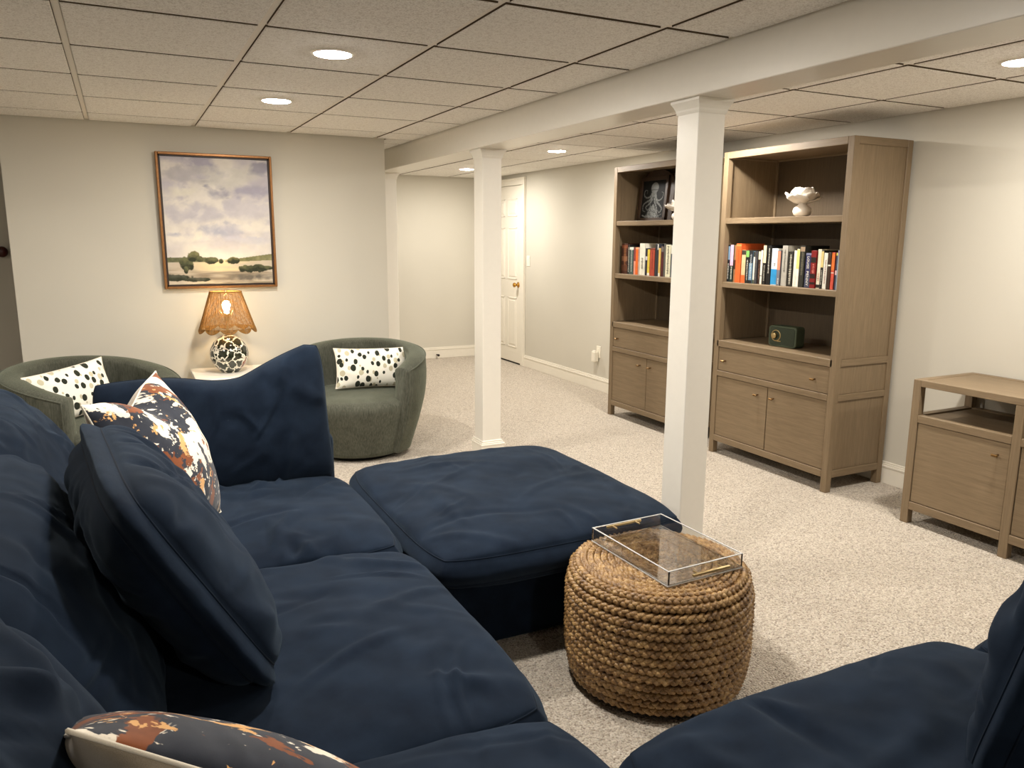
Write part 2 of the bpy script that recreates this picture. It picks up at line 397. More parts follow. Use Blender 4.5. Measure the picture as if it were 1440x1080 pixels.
# columns (posts) with crown and base
def column(y0, label):
    x0, x1 = 2.050, 2.182; y1 = y0+.132
    t = thing('support_column', label, 'column', ((x0+x1)/2, (y0+y1)/2, 0), 0, 'white support columns'); hw = (x1-x0)/2
    def ringbox(bb, e, z0, z1, bev=.002): bb.box(-hw-e, hw+e, -hw-e, hw+e, z0, z1, bev)
    bb = B(); ringbox(bb, 0, .1, BZ-.01, .003); bb.build('shaft', 'column', t)
    bb = B()
    prof = [(.002, BZ-.055), (.005, BZ-.045), (.006, BZ-.038), (.011, BZ-.026), (.018, BZ-.015), (.021, BZ-.011), (.021, BZ)]
    V, F = [], []
    for e, z in prof: V += [(-hw-e, -hw-e, z), (hw+e, -hw-e, z), (hw+e, hw+e, z), (-hw-e, hw+e, z)]
    for i in range(len(prof)-1):
        for j in range(4): F.append((i*4+j, i*4+(j+1) % 4, i*4+4+(j+1) % 4, i*4+4+j))
    F.append((3, 2, 1, 0)); n = len(V); F.append((n-4, n-3, n-2, n-1))
    from_np('crown', V, F, 'column', t, smooth=False)
    bb.bm.free(); bb = B(); ringbox(bb, .016, 0, .105); ringbox(bb, .020, .103, .114); ringbox(bb, .013, .114, .124); ringbox(bb, .008, .124, .136); bb.build('base', 'trim', t)
    return t
column(2.485, 'nearest white square support column between ottoman and woven pouf')
column(4.515, 'middle white square support column behind the ottoman')
column(6.60, 'farthest white square support column beside end of picture wall')

# door on the right wall
DY0, DY1 = 7.868, 8.60
door = struct(box('door_1', 'trim', None, XW-.022, XW-.002, DY0, DY1, .02, 2.03, bev=.002))
for (a, b_) in ((DY0+.10, DY0+.325), (DY0+.41, DY0+.635)):
    for (z0, z1) in ((.19, .775), (.98, 1.57), (1.69, 1.89)):
        bb = B(); x = XW-.022
        for (ya, yb, za, zb) in ((a, b_, z0, z0+.014), (a, b_, z1-.014, z1), (a, a+.014, z0, z1), (b_-.014, b_, z0, z1)):
            bb.box(x-.006, x+.004, ya, yb, za, zb, .003)
        bb.box(x-.005, x+.004, a+.035, b_-.035, z0+.035, z1-.035, .004); bb.build('door_panel', 'trim', door)
kb = B(); q = Matrix.Translation((XW-.022, DY0+.06, .925)) @ Matrix.Rotation(-PI/2, 4, 'Y')
kb.lathe([(0, 0), (.032, 0), (.032, .006), (.014, .010), (.011, .03), (.020, .036), (.027, .048), (.024, .062), (.012, .068), (0, .069)], 24, q, False)
kb.build('door_knob', 'brassknob', door)
bb = B()
bb.box(XW-.028, XW, DY0-.075, DY0-.0005, 0, 2.034, .004).box(XW-.028, XW, DY1+.0005, DY1+.075, 0, 2.034, .004).box(XW-.028, XW, DY0-.075, DY1+.075, 2.035, 2.11, .004)
bb.box(XW-.034, XW-.001, DY0-.078, DY0-.060, 0, 2.094, .003).box(XW-.034, XW-.001, DY0-.078, DY1+.078, 2.095, 2.114, .003)
struct(bb.build('trim_2', 'trim'))
struct(box('trim_3', 'black', None, XW-.012, XW-.001, DY0, DY1, .001, .018, bev=0))

# ------------------------------------------------------------------ recessed downlights
def downlight(x, y, label):
    t = thing('recessed_light', label, 'ceiling light', (x, y, H-.007), 0, 'recessed ceiling downlights')
    B().lathe([(.066, .004), (.068, -.006), (.074, -.009), (.086, -.004), (.090, 0), (.09, .004)], 40, None, False).build('trim_ring', 'white_lacq', t)
    B().lathe([(.069, -.003), (.068, -.0095), (.060, -.0108), (.03, -.0114), (0, -.0116)], 32, None, False).build('lens', 'glow', t); return t
for (x, y, l) in ((.797, 3.152, 'round recessed light in left ceiling, nearer of the two in view'), (.793, 4.342, 'round recessed light in left ceiling, nearer the picture wall'),
               (.797, 1.95, 'recessed light above the sofa, just out of view'), 
               (-1.2, 3.152, 'unseen recessed light added as fill far left above the armchairs'),  # unseen downlight, added for ambient fill
               (3.255, 5.702, 'round recessed light right of the middle column, beyond the bookcases'), (3.297, 7.662, 'farthest round recessed light, near the door end'),
               (3.254, 1.997, 'round recessed light at right edge above the console'), (3.26, 3.85, 'recessed light in front of bookcases hidden by the nearest column'),
               (3.254, .1, 'recessed light behind the viewpoint on the right side'), (.797, -1.7, 'unseen recessed light added as fill at the near wall behind the viewpoint')):  # the near-wall downlight is unseen, added to lift the ambient light
    downlight(x, y, l)
#MARK_OBJECTS
# ------------------------------------------------------------------ bookcases and console (oak)
XF = 3.578; XBK = 4.052
def unit_drawer(parent, y0, y1, z0, z1, name='drawer', knobs=()):
    d = box(name, 'wood_y', parent, .006, .024, y0+.003, y1-.003, z0+.003, z1-.003, bev=.002)
    for ky, kz in knobs:
        kb = B(); kb.cyl((.007, ky, kz), (-.020, ky, kz), .0045, 12)
        kb.box(-.028, -.018, ky-.016, ky+.016, kz-.006, kz+.006, .003); kb.build('knob', 'brass', d)
    return d
def bookcase(y0, label):
    W, D, Ht, p = 1.018, XBK-XF, 2.010, .042
    t = thing('bookcase', label, 'bookcase', (XF, y0, 0), 0, 'tall oak bookcases against the right wall')
    for x in (0, D-p):
        for y in (0, W-p): box('post', 'wood_z', t, x, x+p, y, y+p, 0, Ht-.0005)
    # top: frame with recessed board
    bb = B(); bb.box(p, D-p, p, W-p, Ht-.03, Ht-.006, 0).build('top_board', 'wood_y', t)
    for x in (0, D-p): box('top_rail', 'wood_y', t, x, x+p, p, W-p, Ht-.042, Ht)
    for y in (0, W-p): box('top_rail', 'wood_x', t, p, D-p, y, y+p, Ht-.042, Ht)
    # side panels (inset) and rails
    for s, y in ((0, .010), (1, W-.010-.016)):
        box('side_panel', 'wood_z', t, p-.003, D-p+.003, y, y+.016, .785, Ht-.04)
        box('side_panel', 'wood_z', t, p-.003, D-p+.003, y, y+.016, .58, .745)
        box('side_panel', 'wood_z', t, p-.003, D-p+.003, y, y+.016, .13, .545)
        ya = 0 if s == 0 else W-p
        for za, zb in ((.745, .785), (.543, .58), (.088, .13)): box('side_rail', 'wood_x', t, p, D-p, ya, ya+p-.004, za, zb)
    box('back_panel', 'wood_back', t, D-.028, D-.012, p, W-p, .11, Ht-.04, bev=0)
    for z in (1.555, 1.140): box('shelf', 'wood_y', t, .004, D-.03, .027, W-.027, z, z+.036)
    box('deck', 'wood_y', t, 0, D-.03, .027, W-.027, .742, .785)
    box('rail', 'wood_y', t, 0, p, p, W-p, .543, .580); box('rail', 'wood_y', t, 0, p, p, W-p, .088, .130); box('rail', 'wood_y', t, D-p, D, p, W-p, .088, .130)
    box('bottom_board', 'wood_y', t, .02, D-.03, .027, W-.027, .112, .128, bev=0)
    unit_drawer(t, p, W-p, .580, .742, 'drawer', ((.145, .655), (W-.115, .652)))
    m = W/2
    unit_drawer(t, p, m, .130, .543, 'door', ((m-.055, .478),)); unit_drawer(t, m, W-p, .130, .543, 'door', ((m+.080, .478),))
    return t
bookcase(3.047, 'tall oak bookcase right of the nearest column, holding a white rose vase and green radio')
bookcase(4.318, 'tall oak bookcase farther away, partly behind the nearest column, with octopus picture board')

def console():
    y0, y1, D, Ht, p = .90, 2.557, XBK-XF, .762, .042
    t = thing('console_cabinet', 'low oak console cabinet with open top shelf at right edge of photo', 'cabinet', (XF, y0, 0)); W = y1-y0
    ys = [0, W-.557-.553+.0, W-.557, W-p]       # leg positions
    ys = [0, W-.5577-.5157, W-.5577-.0, W-p]
    for x in (0, D-p):
        for y in ys: box('post', 'wood_z', t, x, x+p, y, y+p, 0, Ht-.0005 if y in (ys[0], ys[-1]) else Ht-.0345)
    box('top_board', 'wood_y', t, p, D-p, .03, W-.03, Ht-.03, Ht-.003, bev=0)
    for x in (0, D-p): box('top_rail', 'wood_y', t, x, x+p, p, W-p, Ht-.034, Ht)
    for y in (0, W-p): box('top_rail', 'wood_x', t, p, D-p, y, y+p, Ht-.034, Ht)
    for x in (0, D-p):
        for a, b_ in zip(ys, ys[1:]):
            box('rail', 'wood_y', t, x, x+p, a+p, b_, .542, .580); box('rail', 'wood_y', t, x, x+p, a+p, b_, .078, .120)
    for y in (0, W-p):
        box('side_rail', 'wood_x', t, p, D-p, y, y+p, .542, .580); box('side_rail', 'wood_x', t, p, D-p, y, y+p, .078, .120)
        box('side_panel', 'wood_z', t, p-.003, D-p+.003, y+.012, y+.028, .118, .545)
    box('shelf', 'wood_y', t, p-.002, D-p+.002, .03, W-.03, .553, .572, bev=0)
    box('bottom_board', 'wood_y', t, .02, D-.02, .03, W-.03, .100, .116, bev=0)
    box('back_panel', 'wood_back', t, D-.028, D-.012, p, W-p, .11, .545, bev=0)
    box('divider', 'wood_z', t, p, D-p, ys[2]+.01, ys[2]+.03, .118, .730); box('divider', 'wood_z', t, p, D-p, ys[1]+.01, ys[1]+.03, .118, .730)
    for a, b_ in zip(ys, ys[1:]):
        unit_drawer(t, a+p, b_, .120, .542, 'door', ((a+p+.055, .478),))
console()

# ------------------------------------------------------------------ books
def book(y0, y1, ztop, zs, x, rgb, label, group, bands=(), depth=.15, text=None, lean=0):
    th = abs(y0-y1)-.0012; yc = (y0+y1)/2; hgt = ztop-zs
    t = thing('book', label, 'book', (x, yc, zs+.0004), 0, group); t.rotation_euler = (lean, 0, 0)
    bb = B(); c = .0015
    bb.box(0, .0028, -th/2, th/2, 0, hgt, .0008).box(0, depth, -th/2, -th/2+c, 0, hgt, 0).box(0, depth, th/2-c, th/2, 0, hgt, 0)
    cv = bb.build('cover', m_book(rgb), t)
    box('pages', 'pages', t, .003, depth-.003, -th/2+c, th/2-c, .002, hgt-.003, bev=0)
    for (a, b_, col) in bands: box('spine_band', m_book(col), cv, -.0006, .001, -th/2+.0006, th/2-.0006, hgt*a, hgt*b_, bev=0)
    if text:
        for (s, za, zb, col, frac) in text:
            if s is None:     # print too small to read: irregular strokes
                bb = B(); z = za*hgt; r2 = random.Random(int(yc*1e5))
                while z < zb*hgt:
                    l = r2.uniform(.002, .0065); wd = th*frac*r2.uniform(.5, 1)/2
                    bb.box(-.0009, .0004, -wd, wd*r2.uniform(.2, 1), z, z+l*.6, 0); z += l+.0015
                bb.build('spine_print', m_book(col), cv)
            else:
                cu = bpy.data.curves.new('spine_title', 'FONT'); cu.body = s; cu.align_x = 'CENTER'; cu.align_y = 'CENTER'; cu.extrude = .0004; cu.resolution_u = 2
                ob = bpy.data.objects.new('spine_title', cu); C.objects.link(ob); bpy.context.view_layer.update()
                wx = max(1e-4, ob.dimensions.x); me = bpy.data.meshes.new_from_object(ob); bpy.data.objects.remove(ob)
                L = (zb-za)*hgt; hy = th*frac
                sx = L/wx; ys = [v.co.y for v in me.vertices]; sy = hy/(max(ys)-min(ys))
                my = (max(ys)+min(ys))/2
                for v in me.vertices:
                    X, Y, Z = v.co; v.co = (-.0008-Z, -(Y-my)*sy, (za+zb)/2*hgt-X*sx)
                o = link('spine_title', me, m_book(col), cv)
    return t
W_, K_, G_ = (232, 228, 214), (26, 24, 22), (150, 148, 140)
ZB = 1.1762
R1 = 'books on the nearer bookcase shelf'; R2 = 'books on the farther bookcase shelf'
nz = lambda col, a=.12, b=.85, f=.55: [(None, a, b, col, f)]
books1 = [
 (4.040, 4.009, 1.419, (28, 32, 38), 'black book with pale blue upper spine, leftmost on the nearer shelf', [(.60, .96, (118, 146, 172))], nz(W_, .08, .5)),
 (4.007, 3.976, 1.421, (38, 52, 46), 'pink and dark green book second from left on nearer shelf', [(.44, .99, (226, 176, 200))], nz(W_, .08, .4)),
 (3.974, 3.955, 1.418, (150, 112, 76), 'slim tan brown book left of the tall orange book', [(.35, .6, (70, 44, 30))], None),
 (3.953, 3.904, 1.428, (224, 100, 48), 'tall bright orange book on the nearer bookcase', [(.93, .975, (232, 140, 80))], nz((190, 70, 30), .5, .85, .3)),
 (3.902, 3.864, 1.387, (206, 182, 140), 'cream book with orange lower spine beside the tall orange book', [(0, .24, (224, 100, 48)), (.86, .99, (60, 56, 48))], None),
 (3.862, 3.832, 1.385, (28, 30, 30), 'black book with lime green top band', [(.80, .99, (122, 176, 92))], nz(W_, .1, .7, .35)),
 (3.830, 3.797, 1.382, (104, 136, 160), 'grey blue book with black top carrying pale print', [(.63, 1, (30, 34, 38)), (0, .1, (26, 30, 34))], nz((208, 216, 220), .14, .9, .5)),
 (3.795, 3.779, 1.378, (226, 222, 208), 'thin white book right of the grey blue book', [(0, .12, (70, 80, 66)), (.84, 1, (50, 52, 48))], None),
 (3.777, 3.753, 1.383, (58, 58, 62), 'charcoal book with faint grey print', [], nz((120, 118, 120), .15, .8, .4)),
 (3.751, 3.730, 1.385, (52, 34, 28), 'dark brown book with cream top band', [(.74, .98, (214, 208, 176))], nz((150, 110, 90), .15, .6, .4)),
 (3.728, 3.710, 1.388, (230, 224, 206), 'narrow white book left of the cream topped tall book', [(.24, .26, K_)], None),
 (3.708, 3.681, 1.421, (34, 32, 30), 'tall book with cream upper spine and black lower spine', [(.55, .99, (222, 204, 168))], nz((190, 186, 170), .1, .5, .5)),
 (3.679, 3.643, 1.418, (20, 20, 20), 'tall black book with vertical white lettering', [], nz(W_, .3, .93, .3)),
 (3.641, 3.590, 1.401, (228, 230, 228), 'white book with bright blue lower patch', [(.02, .44, (44, 140, 196))], nz((40, 40, 60), .52, .6, .4)),
 (3.588, 3.561, 1.389, (112, 114, 124), 'grey book with salmon upper spine', [(.45, .98, (212, 132, 104))], nz(W_, .06, .2, .5)),
 (3.551, 3.507, 1.420, (168, 164, 154), 'tall light grey book with black lettering', [], nz((50, 48, 44), .35, .9, .35)),
 (3.503, 3.465, 1.385, (36, 34, 30), 'black book with cream lettering down the spine', [], nz((220, 214, 196), .06, .92, .5)),
 (3.461, 3.439, 1.392, (230, 226, 212), 'plain white book left of the yellow topped book', [], None),
 (3.437, 3.414, 1.401, (232, 228, 216), 'white book with pale yellow upper spine', [(.48, .99, (226, 208, 124))], None),
 (3.411, 3.375, 1.421, (42, 42, 36), 'tall olive black book with tan top patch', [(.86, .97, (150, 130, 108))], nz((120, 116, 98), .3, .82, .6)),
 (3.370, 3.329, 1.379, (48, 50, 88), 'navy blue book with white LOUISE lettering', [(.02, .36, (70, 74, 96)), (.94, 1, (120, 124, 150))], [('LOUISE', .55, .9, W_, .42), ('PENNY', .06, .48, W_, .42)]),
 (3.325, 3.285, 1.394, (122, 20, 22), 'dark red book with black and pink patterned spine', [(.68, .82, (30, 14, 14)), (.26, .38, (36, 16, 16)), (.10, .16, (30, 14, 14))], nz((220, 130, 120), .4, .64, .5)),
 (3.281, 3.254, 1.402, (230, 222, 200), 'cream book with black round emblem at foot', [(.02, .10, (40, 36, 34))], nz((170, 90, 80), .2, .4, .4)),
 (3.252, 3.233, 1.395, (28, 26, 24), 'pale yellow and black rounded label book', [(.56, .98, (222, 200, 132))], nz(W_, .12, .5, .4)),
 (3.231, 3.203, 1.382, (232, 230, 218), 'white book with tiny coloured print', [], nz((150, 90, 90), .15, .8, .4)),
 (3.200, 3.178, 1.385, (62, 42, 32), 'dark brown book with small white mark', [(.63, .67, W_)], None),
 (3.176, 3.153, 1.386, (212, 84, 66), 'coral red book with orange upper spine', [(.52, .98, (226, 118, 52)), (.44, .46, W_)], None),
 (3.151, 3.137, 1.386, (74, 74, 98), 'thin slate blue book second from right on nearer shelf', [(.40, .52, (226, 190, 196)), (.92, .99, (214, 206, 96))], None),
 (3.135, 3.115, 1.399, (148, 168, 182), 'pale blue grey book, rightmost on the nearer shelf', [(.86, .98, (150, 146, 186))], nz(W_, .12, .82, .4)),
]
for (a, b_, zt, rgb, lab, bands, tx) in books1: book(a, b_, zt, ZB, XF+.045+rnd.uniform(0, .007), rgb, lab, R1, bands, .15+ .05*(zt > 1.41), tx)
books2 = [
 (5.271, 5.188, 1.416, (62, 30, 22), 'thick dark leather brown book, leftmost on the farther shelf', [(.84, .95, (112, 60, 40)), (.42, .58, (120, 84, 62)), (.1, .3, (90, 52, 34))], nz((150, 96, 60), .3, .9, .5)),
 (5.186, 5.161, 1.407, (24, 24, 26), 'black book with white lettering on the farther shelf', [], nz(W_, .08, .93, .5)),
 (5.159, 5.105, 1.390, (66, 84, 82), 'grey green book with white left edge band', [(.9, .99, (220, 218, 206))], nz((210, 210, 196), .1, .9, .3)),
 (5.103, 5.076, 1.386, (214, 150, 128), 'pale pink book beside the vivid orange one', [(.5, 1, (130, 60, 60))], None),
 (5.074, 5.041, 1.388, (222, 104, 40), 'vivid orange book on the farther shelf', [(.93, .99, (236, 178, 130))], None),
 (5.039, 5.024, 1.388, (206, 176, 160), 'slim pinkish book left of the white volume', [], nz((90, 80, 110), .5, .9, .5)),
 (5.022, 4.953, 1.419, (226, 224, 208), 'thick white book on the farther shelf', [], nz((60, 58, 52), .2, .55, .4)),
 (4.951, 4.925, 1.383, (36, 34, 50), 'dark navy book with pale square mark', [(.56, .7, (206, 200, 210))], None),
 (4.923, 4.894, 1.374, (224, 200, 76), 'bright yellow book on the farther shelf', [(0, .1, W_)], nz((180, 150, 60), .3, .8, .3)),
 (4.889, 4.831, 1.383, (176, 72, 52), 'thick rust red book on the farther shelf', [(.94, .99, (120, 60, 44))], nz((110, 40, 30), .25, .9, .3)),
 (4.829, 4.803, 1.417, (44, 46, 54), 'tall charcoal book next to rust red book', [], None),
 (4.801, 4.785, 1.417, (56, 58, 66), 'tall slim book with white strip at top', [(.82, .99, (206, 206, 202))], None),
 (4.783, 4.761, 1.386, (226, 188, 104), 'slim mustard cream book on the farther shelf', [(0, .12, W_)], None),
 (4.759, 4.727, 1.399, (72, 30, 32), 'dark maroon book with grey top', [(.82, .98, (110, 104, 100))], nz((140, 60, 60), .2, .6, .4)),
 (4.725, 4.698, 1.418, (92, 92, 86), 'tall stone grey book left of the cream book', [], None),
 (4.696, 4.642, 1.412, (228, 224, 196), 'cream book with bold dark lettering down the spine', [], nz((40, 40, 34), .1, .95, .5)),
 (4.637, 4.578, 1.413, (54, 70, 84), 'slate blue book with white top beside the column', [(.72, .98, W_)], None),
 (4.576, 4.540, 1.40, (120, 70, 50), 'brown book behind the column on the farther shelf', [], None),
 (4.538, 4.500, 1.39, (60, 70, 60), 'dark green book behind the column on the farther shelf', [], None),
]
for (a, b_, zt, rgb, lab, bands, tx) in books2: book(a, b_, zt, ZB, XF+.045+rnd.uniform(0, .007), rgb, lab, R2, bands, .15+ .05*(zt > 1.41), tx)

# ------------------------------------------------------------------ radio
def rrect_prism(x0, x1, hw, hh, r, seg=6):
    """rounded rectangle in YZ extruded along X"""
    pts = []
    for cx, cz, a0 in ((hw-r, hh-r, 0), (-hw+r, hh-r, PI/2), (-hw+r, -hh+r, PI), (hw-r, -hh+r, 1.5*PI)):
        for i in range(seg+1): a = a0+PI/2*i/seg; pts.append((cx+r*math.cos(a), cz+r*math.sin(a)))
    V, F = [], []; n = len(pts); e = .004
    for x, sh in ((x0, e), (x0+e, 0), (x1-e, 0), (x1, e)):
        for (y, z) in pts: V.append((x, y*(1-sh/hw), z*(1-sh/hh)))
    for k in range(3):
        for i in range(n): F.append((k*n+i, k*n+(i+1) % n, k*n+n+(i+1) % n, k*n+n+i))
    F.append(tuple(range(n))[::-1]); F.append(tuple(range(3*n, 4*n))); return V, F
t = thing('radio', 'small green retro tabletop radio with gold dial on the nearer bookcase', 'radio', (3.705, 3.585, .7855+.0665), .10)
V, F = rrect_prism(0, .085, .105, .066, .022); from_np('shell', V, F, 'radio', t, smooth=False)
V, F = rrect_prism(-.003, .004, .097, .058, .018); from_np('front_grille', V, F, 'radio_dark', t, smooth=False)
q = Matrix.Translation((-.002, .045, .004)) @ Matrix.Rotation(-PI/2, 4, 'Y')
B().lathe([(.030, 0), (.030, .003), (.036, .004), (.037, 0)], 28, q, False).build('dial_ring', 'gold', t)
B().lathe([(0, 0), (.0185, 0), (.0185, .016), (.016, .018), (0, .018)], 24, Matrix.Translation((-.002, .052, .004)) @ Matrix.Rotation(-PI/2, 4, 'Y'), False).build('tuning_knob', 'gold', t)
box('name_badge', 'gold', t, -.007, -.002, .004, .036, -.034, -.026)

# ------------------------------------------------------------------ ceramic rose vases
def petal(cx, cy, cz, az, tilt, L, Wd, curl, seed):
    n, m = 8, 8; V = []
    for i in range(n+1):
        for j in range(m+1):
            u = i/n; s = (j/m-.5)*2; wd = Wd*math.sin(PI*min(1, .15+u*.80))**.6
            lx = L*u; ly = s*wd; lz = curl*(u**2)*L-.35*wd*(1-s*s)*.6+.004*math.sin(s*7+seed)
            a = tilt+curl*u*.6
            x = lx*math.cos(tilt)-lz*math.sin(tilt); z = lx*math.sin(tilt)+lz*math.cos(tilt)
            V.append((cx+x*math.cos(az)-ly*math.sin(az), cy+x*math.sin(az)+ly*math.cos(az), cz+z))
    F = [(i*(m+1)+j, i*(m+1)+j+1, (i+1)*(m+1)+j+1, (i+1)*(m+1)+j) for i in range(n) for j in range(m)]
    return V, F
def rose(x, y, z, sc, label, rz=0):
    t = thing('rose_vase', label, 'vase', (x, y, z), rz, 'white ceramic rose vases')
    B().lathe([(0, 0), (.030*sc, .001), (.048*sc, .012*sc), (.056*sc, .034*sc), (.050*sc, .054*sc), (.030*sc, .068*sc), (.022*sc, .078*sc), (.026*sc, .090*sc), (.036*sc, .098*sc), (.02*sc, .096*sc), (0, .09*sc)], 32).build('vase_body', 'white_cer', t)
    ps = []
    for k in range(5): ps.append((k*2*PI/5+.5, .30+.22*(k % 2), .098+.010*(k % 3), .070, .05))
    for k in range(4): ps.append((k*2*PI/4+1.1, .78+.1*(k % 2), .092, .064, .30))
    for k in range(3): ps.append((k*2*PI/3+.4, 1.12, .080, .050, .42))
    for k in range(2): ps.append((k*PI+.9, 1.35, .064, .032, .45))
    for i, (az, tl, L, wd, cu) in enumerate(ps):
        V, F = petal(.012*sc*math.cos(az), .012*sc*math.sin(az), .088*sc, az, tl, L*sc, wd*sc, cu, i)
        o = from_np('petal', V, F, 'white_cer', t); md = o.modifiers.new('s', 'SOLIDIFY'); md.thickness = .004*sc
    return t
rose(3.73, 3.520, 1.5915, 1.0, 'white ceramic rose shaped vase on top shelf of the nearer bookcase', .4)
rose(3.74, 4.722, 1.5915, .85, 'white ceramic rose vase peeking out behind the nearest column')

# ------------------------------------------------------------------ octopus board
def color_grid(name, w_, h_, nx, ny, fn, mat, parent):
    xs = np.linspace(0, 1, nx+1); ys = np.linspace(0, 1, ny+1); X, Y = np.meshgrid(xs, ys)
    V = np.stack([X.ravel()*w_, np.zeros(X.size), Y.ravel()*h_], -1)
    i = np.arange(ny)[:, None]; j = np.arange(nx)[None]; k = nx+1
    F = np.stack([i*k+j, i*k+j+1, (i+1)*k+j+1, (i+1)*k+j], -1).reshape(-1, 4)
    o = from_np(name, V, F, mat, parent, smooth=True)
    ca = o.data.color_attributes.new('Col', 'FLOAT_COLOR', 'POINT'); col = np.ones((X.size, 4), np.float32); col[:, :3] = fn(X.ravel(), Y.ravel()); ca.data.foreach_set('color', col.ravel())
    return o
def srgb(a): a = np.asarray(a, float)/255; return np.where(a <= .04045, a/12.92, ((a+.055)/1.055)**2.4)
def octo(x, y):
    col = np.tile(srgb((14, 15, 16)), (len(x), 1)); d = np.full(len(x), 9.0); ink = np.zeros(len(x))
    hx, hy = (x-.52)/.17, (y-.80)/.15; head = hx**2+hy**2
    def arm(pts, w0, w1):
        nonlocal ink
        P = np.array(pts); n = 26; tt = np.linspace(0, 1, n); q = []
        m = len(P)-1
        for t_ in tt:
            s = t_*m; i = min(int(s), m-1); f = s-i
            p0, p1, p2, p3 = P[max(i-1, 0)], P[i], P[i+1], P[min(i+2, m)]
            q.append(.5*((2*p1)+(-p0+p2)*f+(2*p0-5*p1+4*p2-p3)*f*f+(-p0+3*p1-3*p2+p3)*f**3))
        for t_, c in zip(tt, q):
            w_ = w0*(1-t_)+w1*t_; dd = np.hypot(x-c[0], (y-c[1])*1.25); ink = np.maximum(ink, np.clip((w_-dd)/.012, 0, 1)*(.75+.25*np.sin(t_*90)))
    arm([(.45, .70), (.36, .58), (.20, .55), (.08, .62), (.10, .74), (.20, .74), (.20, .66)], .045, .014)
    arm([(.46, .68), (.38, .50), (.22, .44), (.08, .36), (.08, .22), (.18, .18)], .05, .016)
    arm([(.48, .66), (.44, .48), (.34, .38), (.20, .30), (.30, .22), (.40, .34), (.30, .42)], .045, .016)
    arm([(.56, .66), (.62, .52), (.74, .46), (.88, .52), (.92, .64), (.84, .68)], .045, .014)
    arm([(.57, .66), (.66, .44), (.80, .34), (.90, .24), (.82, .14), (.74, .20)], .05, .016)
    arm([(.54, .66), (.56, .46), (.66, .30), (.70, .16), (.58, .08), (.46, .12)], .045, .016)
    arm([(.08, .08), (.2, .05), (.35, .07)], .03, .02); arm([(.6, .05), (.78, .06), (.92, .1)], .02, .012)
    rock = (np.abs(x-.5)*1.1+np.abs(y-.02)*.9 < .36) & (y < .38-.5*np.abs(x-.55)); tex = fbm(x*40, y*50, 3)
    ink = np.maximum(ink, rock*(.35+.8*(tex > .52))); ink = np.maximum(ink, np.clip((1-head)*6, 0, 1)*(.62+.5*tex)*np.where((hy < -.25) & (hy > -.45), .5, 1))
    ink = np.clip(ink, 0, 1)[:, None]
    return col*(1-ink)+srgb((112, 114, 112))*ink
t = thing('picture_board', 'dark arched wooden board with white octopus picture on farther bookcase top shelf', 'picture board', (XF+.17, 5.035, 1.5915), 0)
t.rotation_euler = (0, .10, -PI/2)
t.rotation_euler = (0, 0, -PI/2)
# built facing local -Y, then leaned back
bb = bmesh.new(); pts = [(-.222, 0), (.222, 0), (.222, .25)]+[(.222*math.cos(a), .25+.14*math.sin(a)) for a in np.linspace(0, PI, 20)[1:-1]]+[(-.222, .25)]
A = [bb.verts.new((x, 0+z*.10, z)) for x, z in pts]; Bv = [bb.verts.new((x, .018+z*.10, z)) for x, z in pts]
bb.faces.new(A); bb.faces.new(Bv[::-1])
for i in range(len(pts)): j = (i+1) % len(pts); bb.faces.new((A[j], A[i], Bv[i], Bv[j]))
bmesh.ops.recalc_face_normals(bb, faces=bb.faces[:]); me = bpy.data.meshes.new('arched_board'); bb.to_mesh(me); bb.free(); link('arched_board', me, 'walnut', t)
pan = color_grid('octopus_panel', .29, .29, 130, 130, octo, 'vcol', t); q = Matrix.Rotation(-math.atan(.10), 4, 'X'); pan.matrix_local = Matrix.Translation((-.165, -.006+.022*.1, .022)) @ q
for a in ((-.195, -.165, 0, .34), (.125, .155, 0, .34), (-.195, .155, 0, .024), (-.195, .155, .31, .34)):
    o = box('panel_frame', 'walnut', t, a[0], a[1], -.014, .0, a[2], a[3]); o.matrix_local = q

# ------------------------------------------------------------------ wall fittings
def rocker(name, y, z, label):
    t = thing(name, label, 'switch', (XW, y, z)); bb = B()
    bb.box(-.006, 0, -.036, .036, -.058, .058, .003).build('plate', 'plastic_w', t); box('rocker', 'plastic_w', t, -.010, -.004, -.016, .016, -.033, .033); return t
rocker('light_switch', 7.725, 1.20, 'white rocker light switch on wall beside the white panel door')
t = thing('wall_outlet', 'white electrical outlet plate low on wall left of the farther bookcase', 'outlet', (XW, 6.25, .375))
box('plate', 'plastic_w', t, -.006, 0, -.036, .036, -.058, .058, bev=.003)
for z in (-.02, .02): box('socket', 'plastic_w', t, -.008, -.004, -.016, .016, z-.014, z+.014)
t = thing('plug_in_freshener', 'white plug-in device hanging on the wall outlet', 'plug-in device', (XW-.0085, 6.265, .345))
box('housing', 'plastic_w', t, -.05, -.001, -.03, .03, -.065, .035, bev=.008); box('vent', 'trim', t, -.045, -.02, -.022, .022, .034, .045, bev=.003)
t = thing('door_stop', 'tiny dark door stop on far baseboard right of green chair', 'door stop', (3.37, YF-.019, .045))
B().cyl((0, 0, 0), (0, -.05, 0), .008).build('stem', 'rubber', t); B().cyl((0, -.05, 0), (0, -.07, 0), .014).build('tip', 'rubber', t)
B().lathe([(0, 0), (.03, 0), (.03, .006), (.014, .012), (.014, .03), (.034, .038), (.040, .055), (.03, .07), (0, .075)], 24, Matrix.Translation((-.775, 6.899, 1.335)) @ Matrix.Rotation(PI/2, 4, 'X'), False).build('round_knob', m_book((70, 26, 18)), wall_hall)

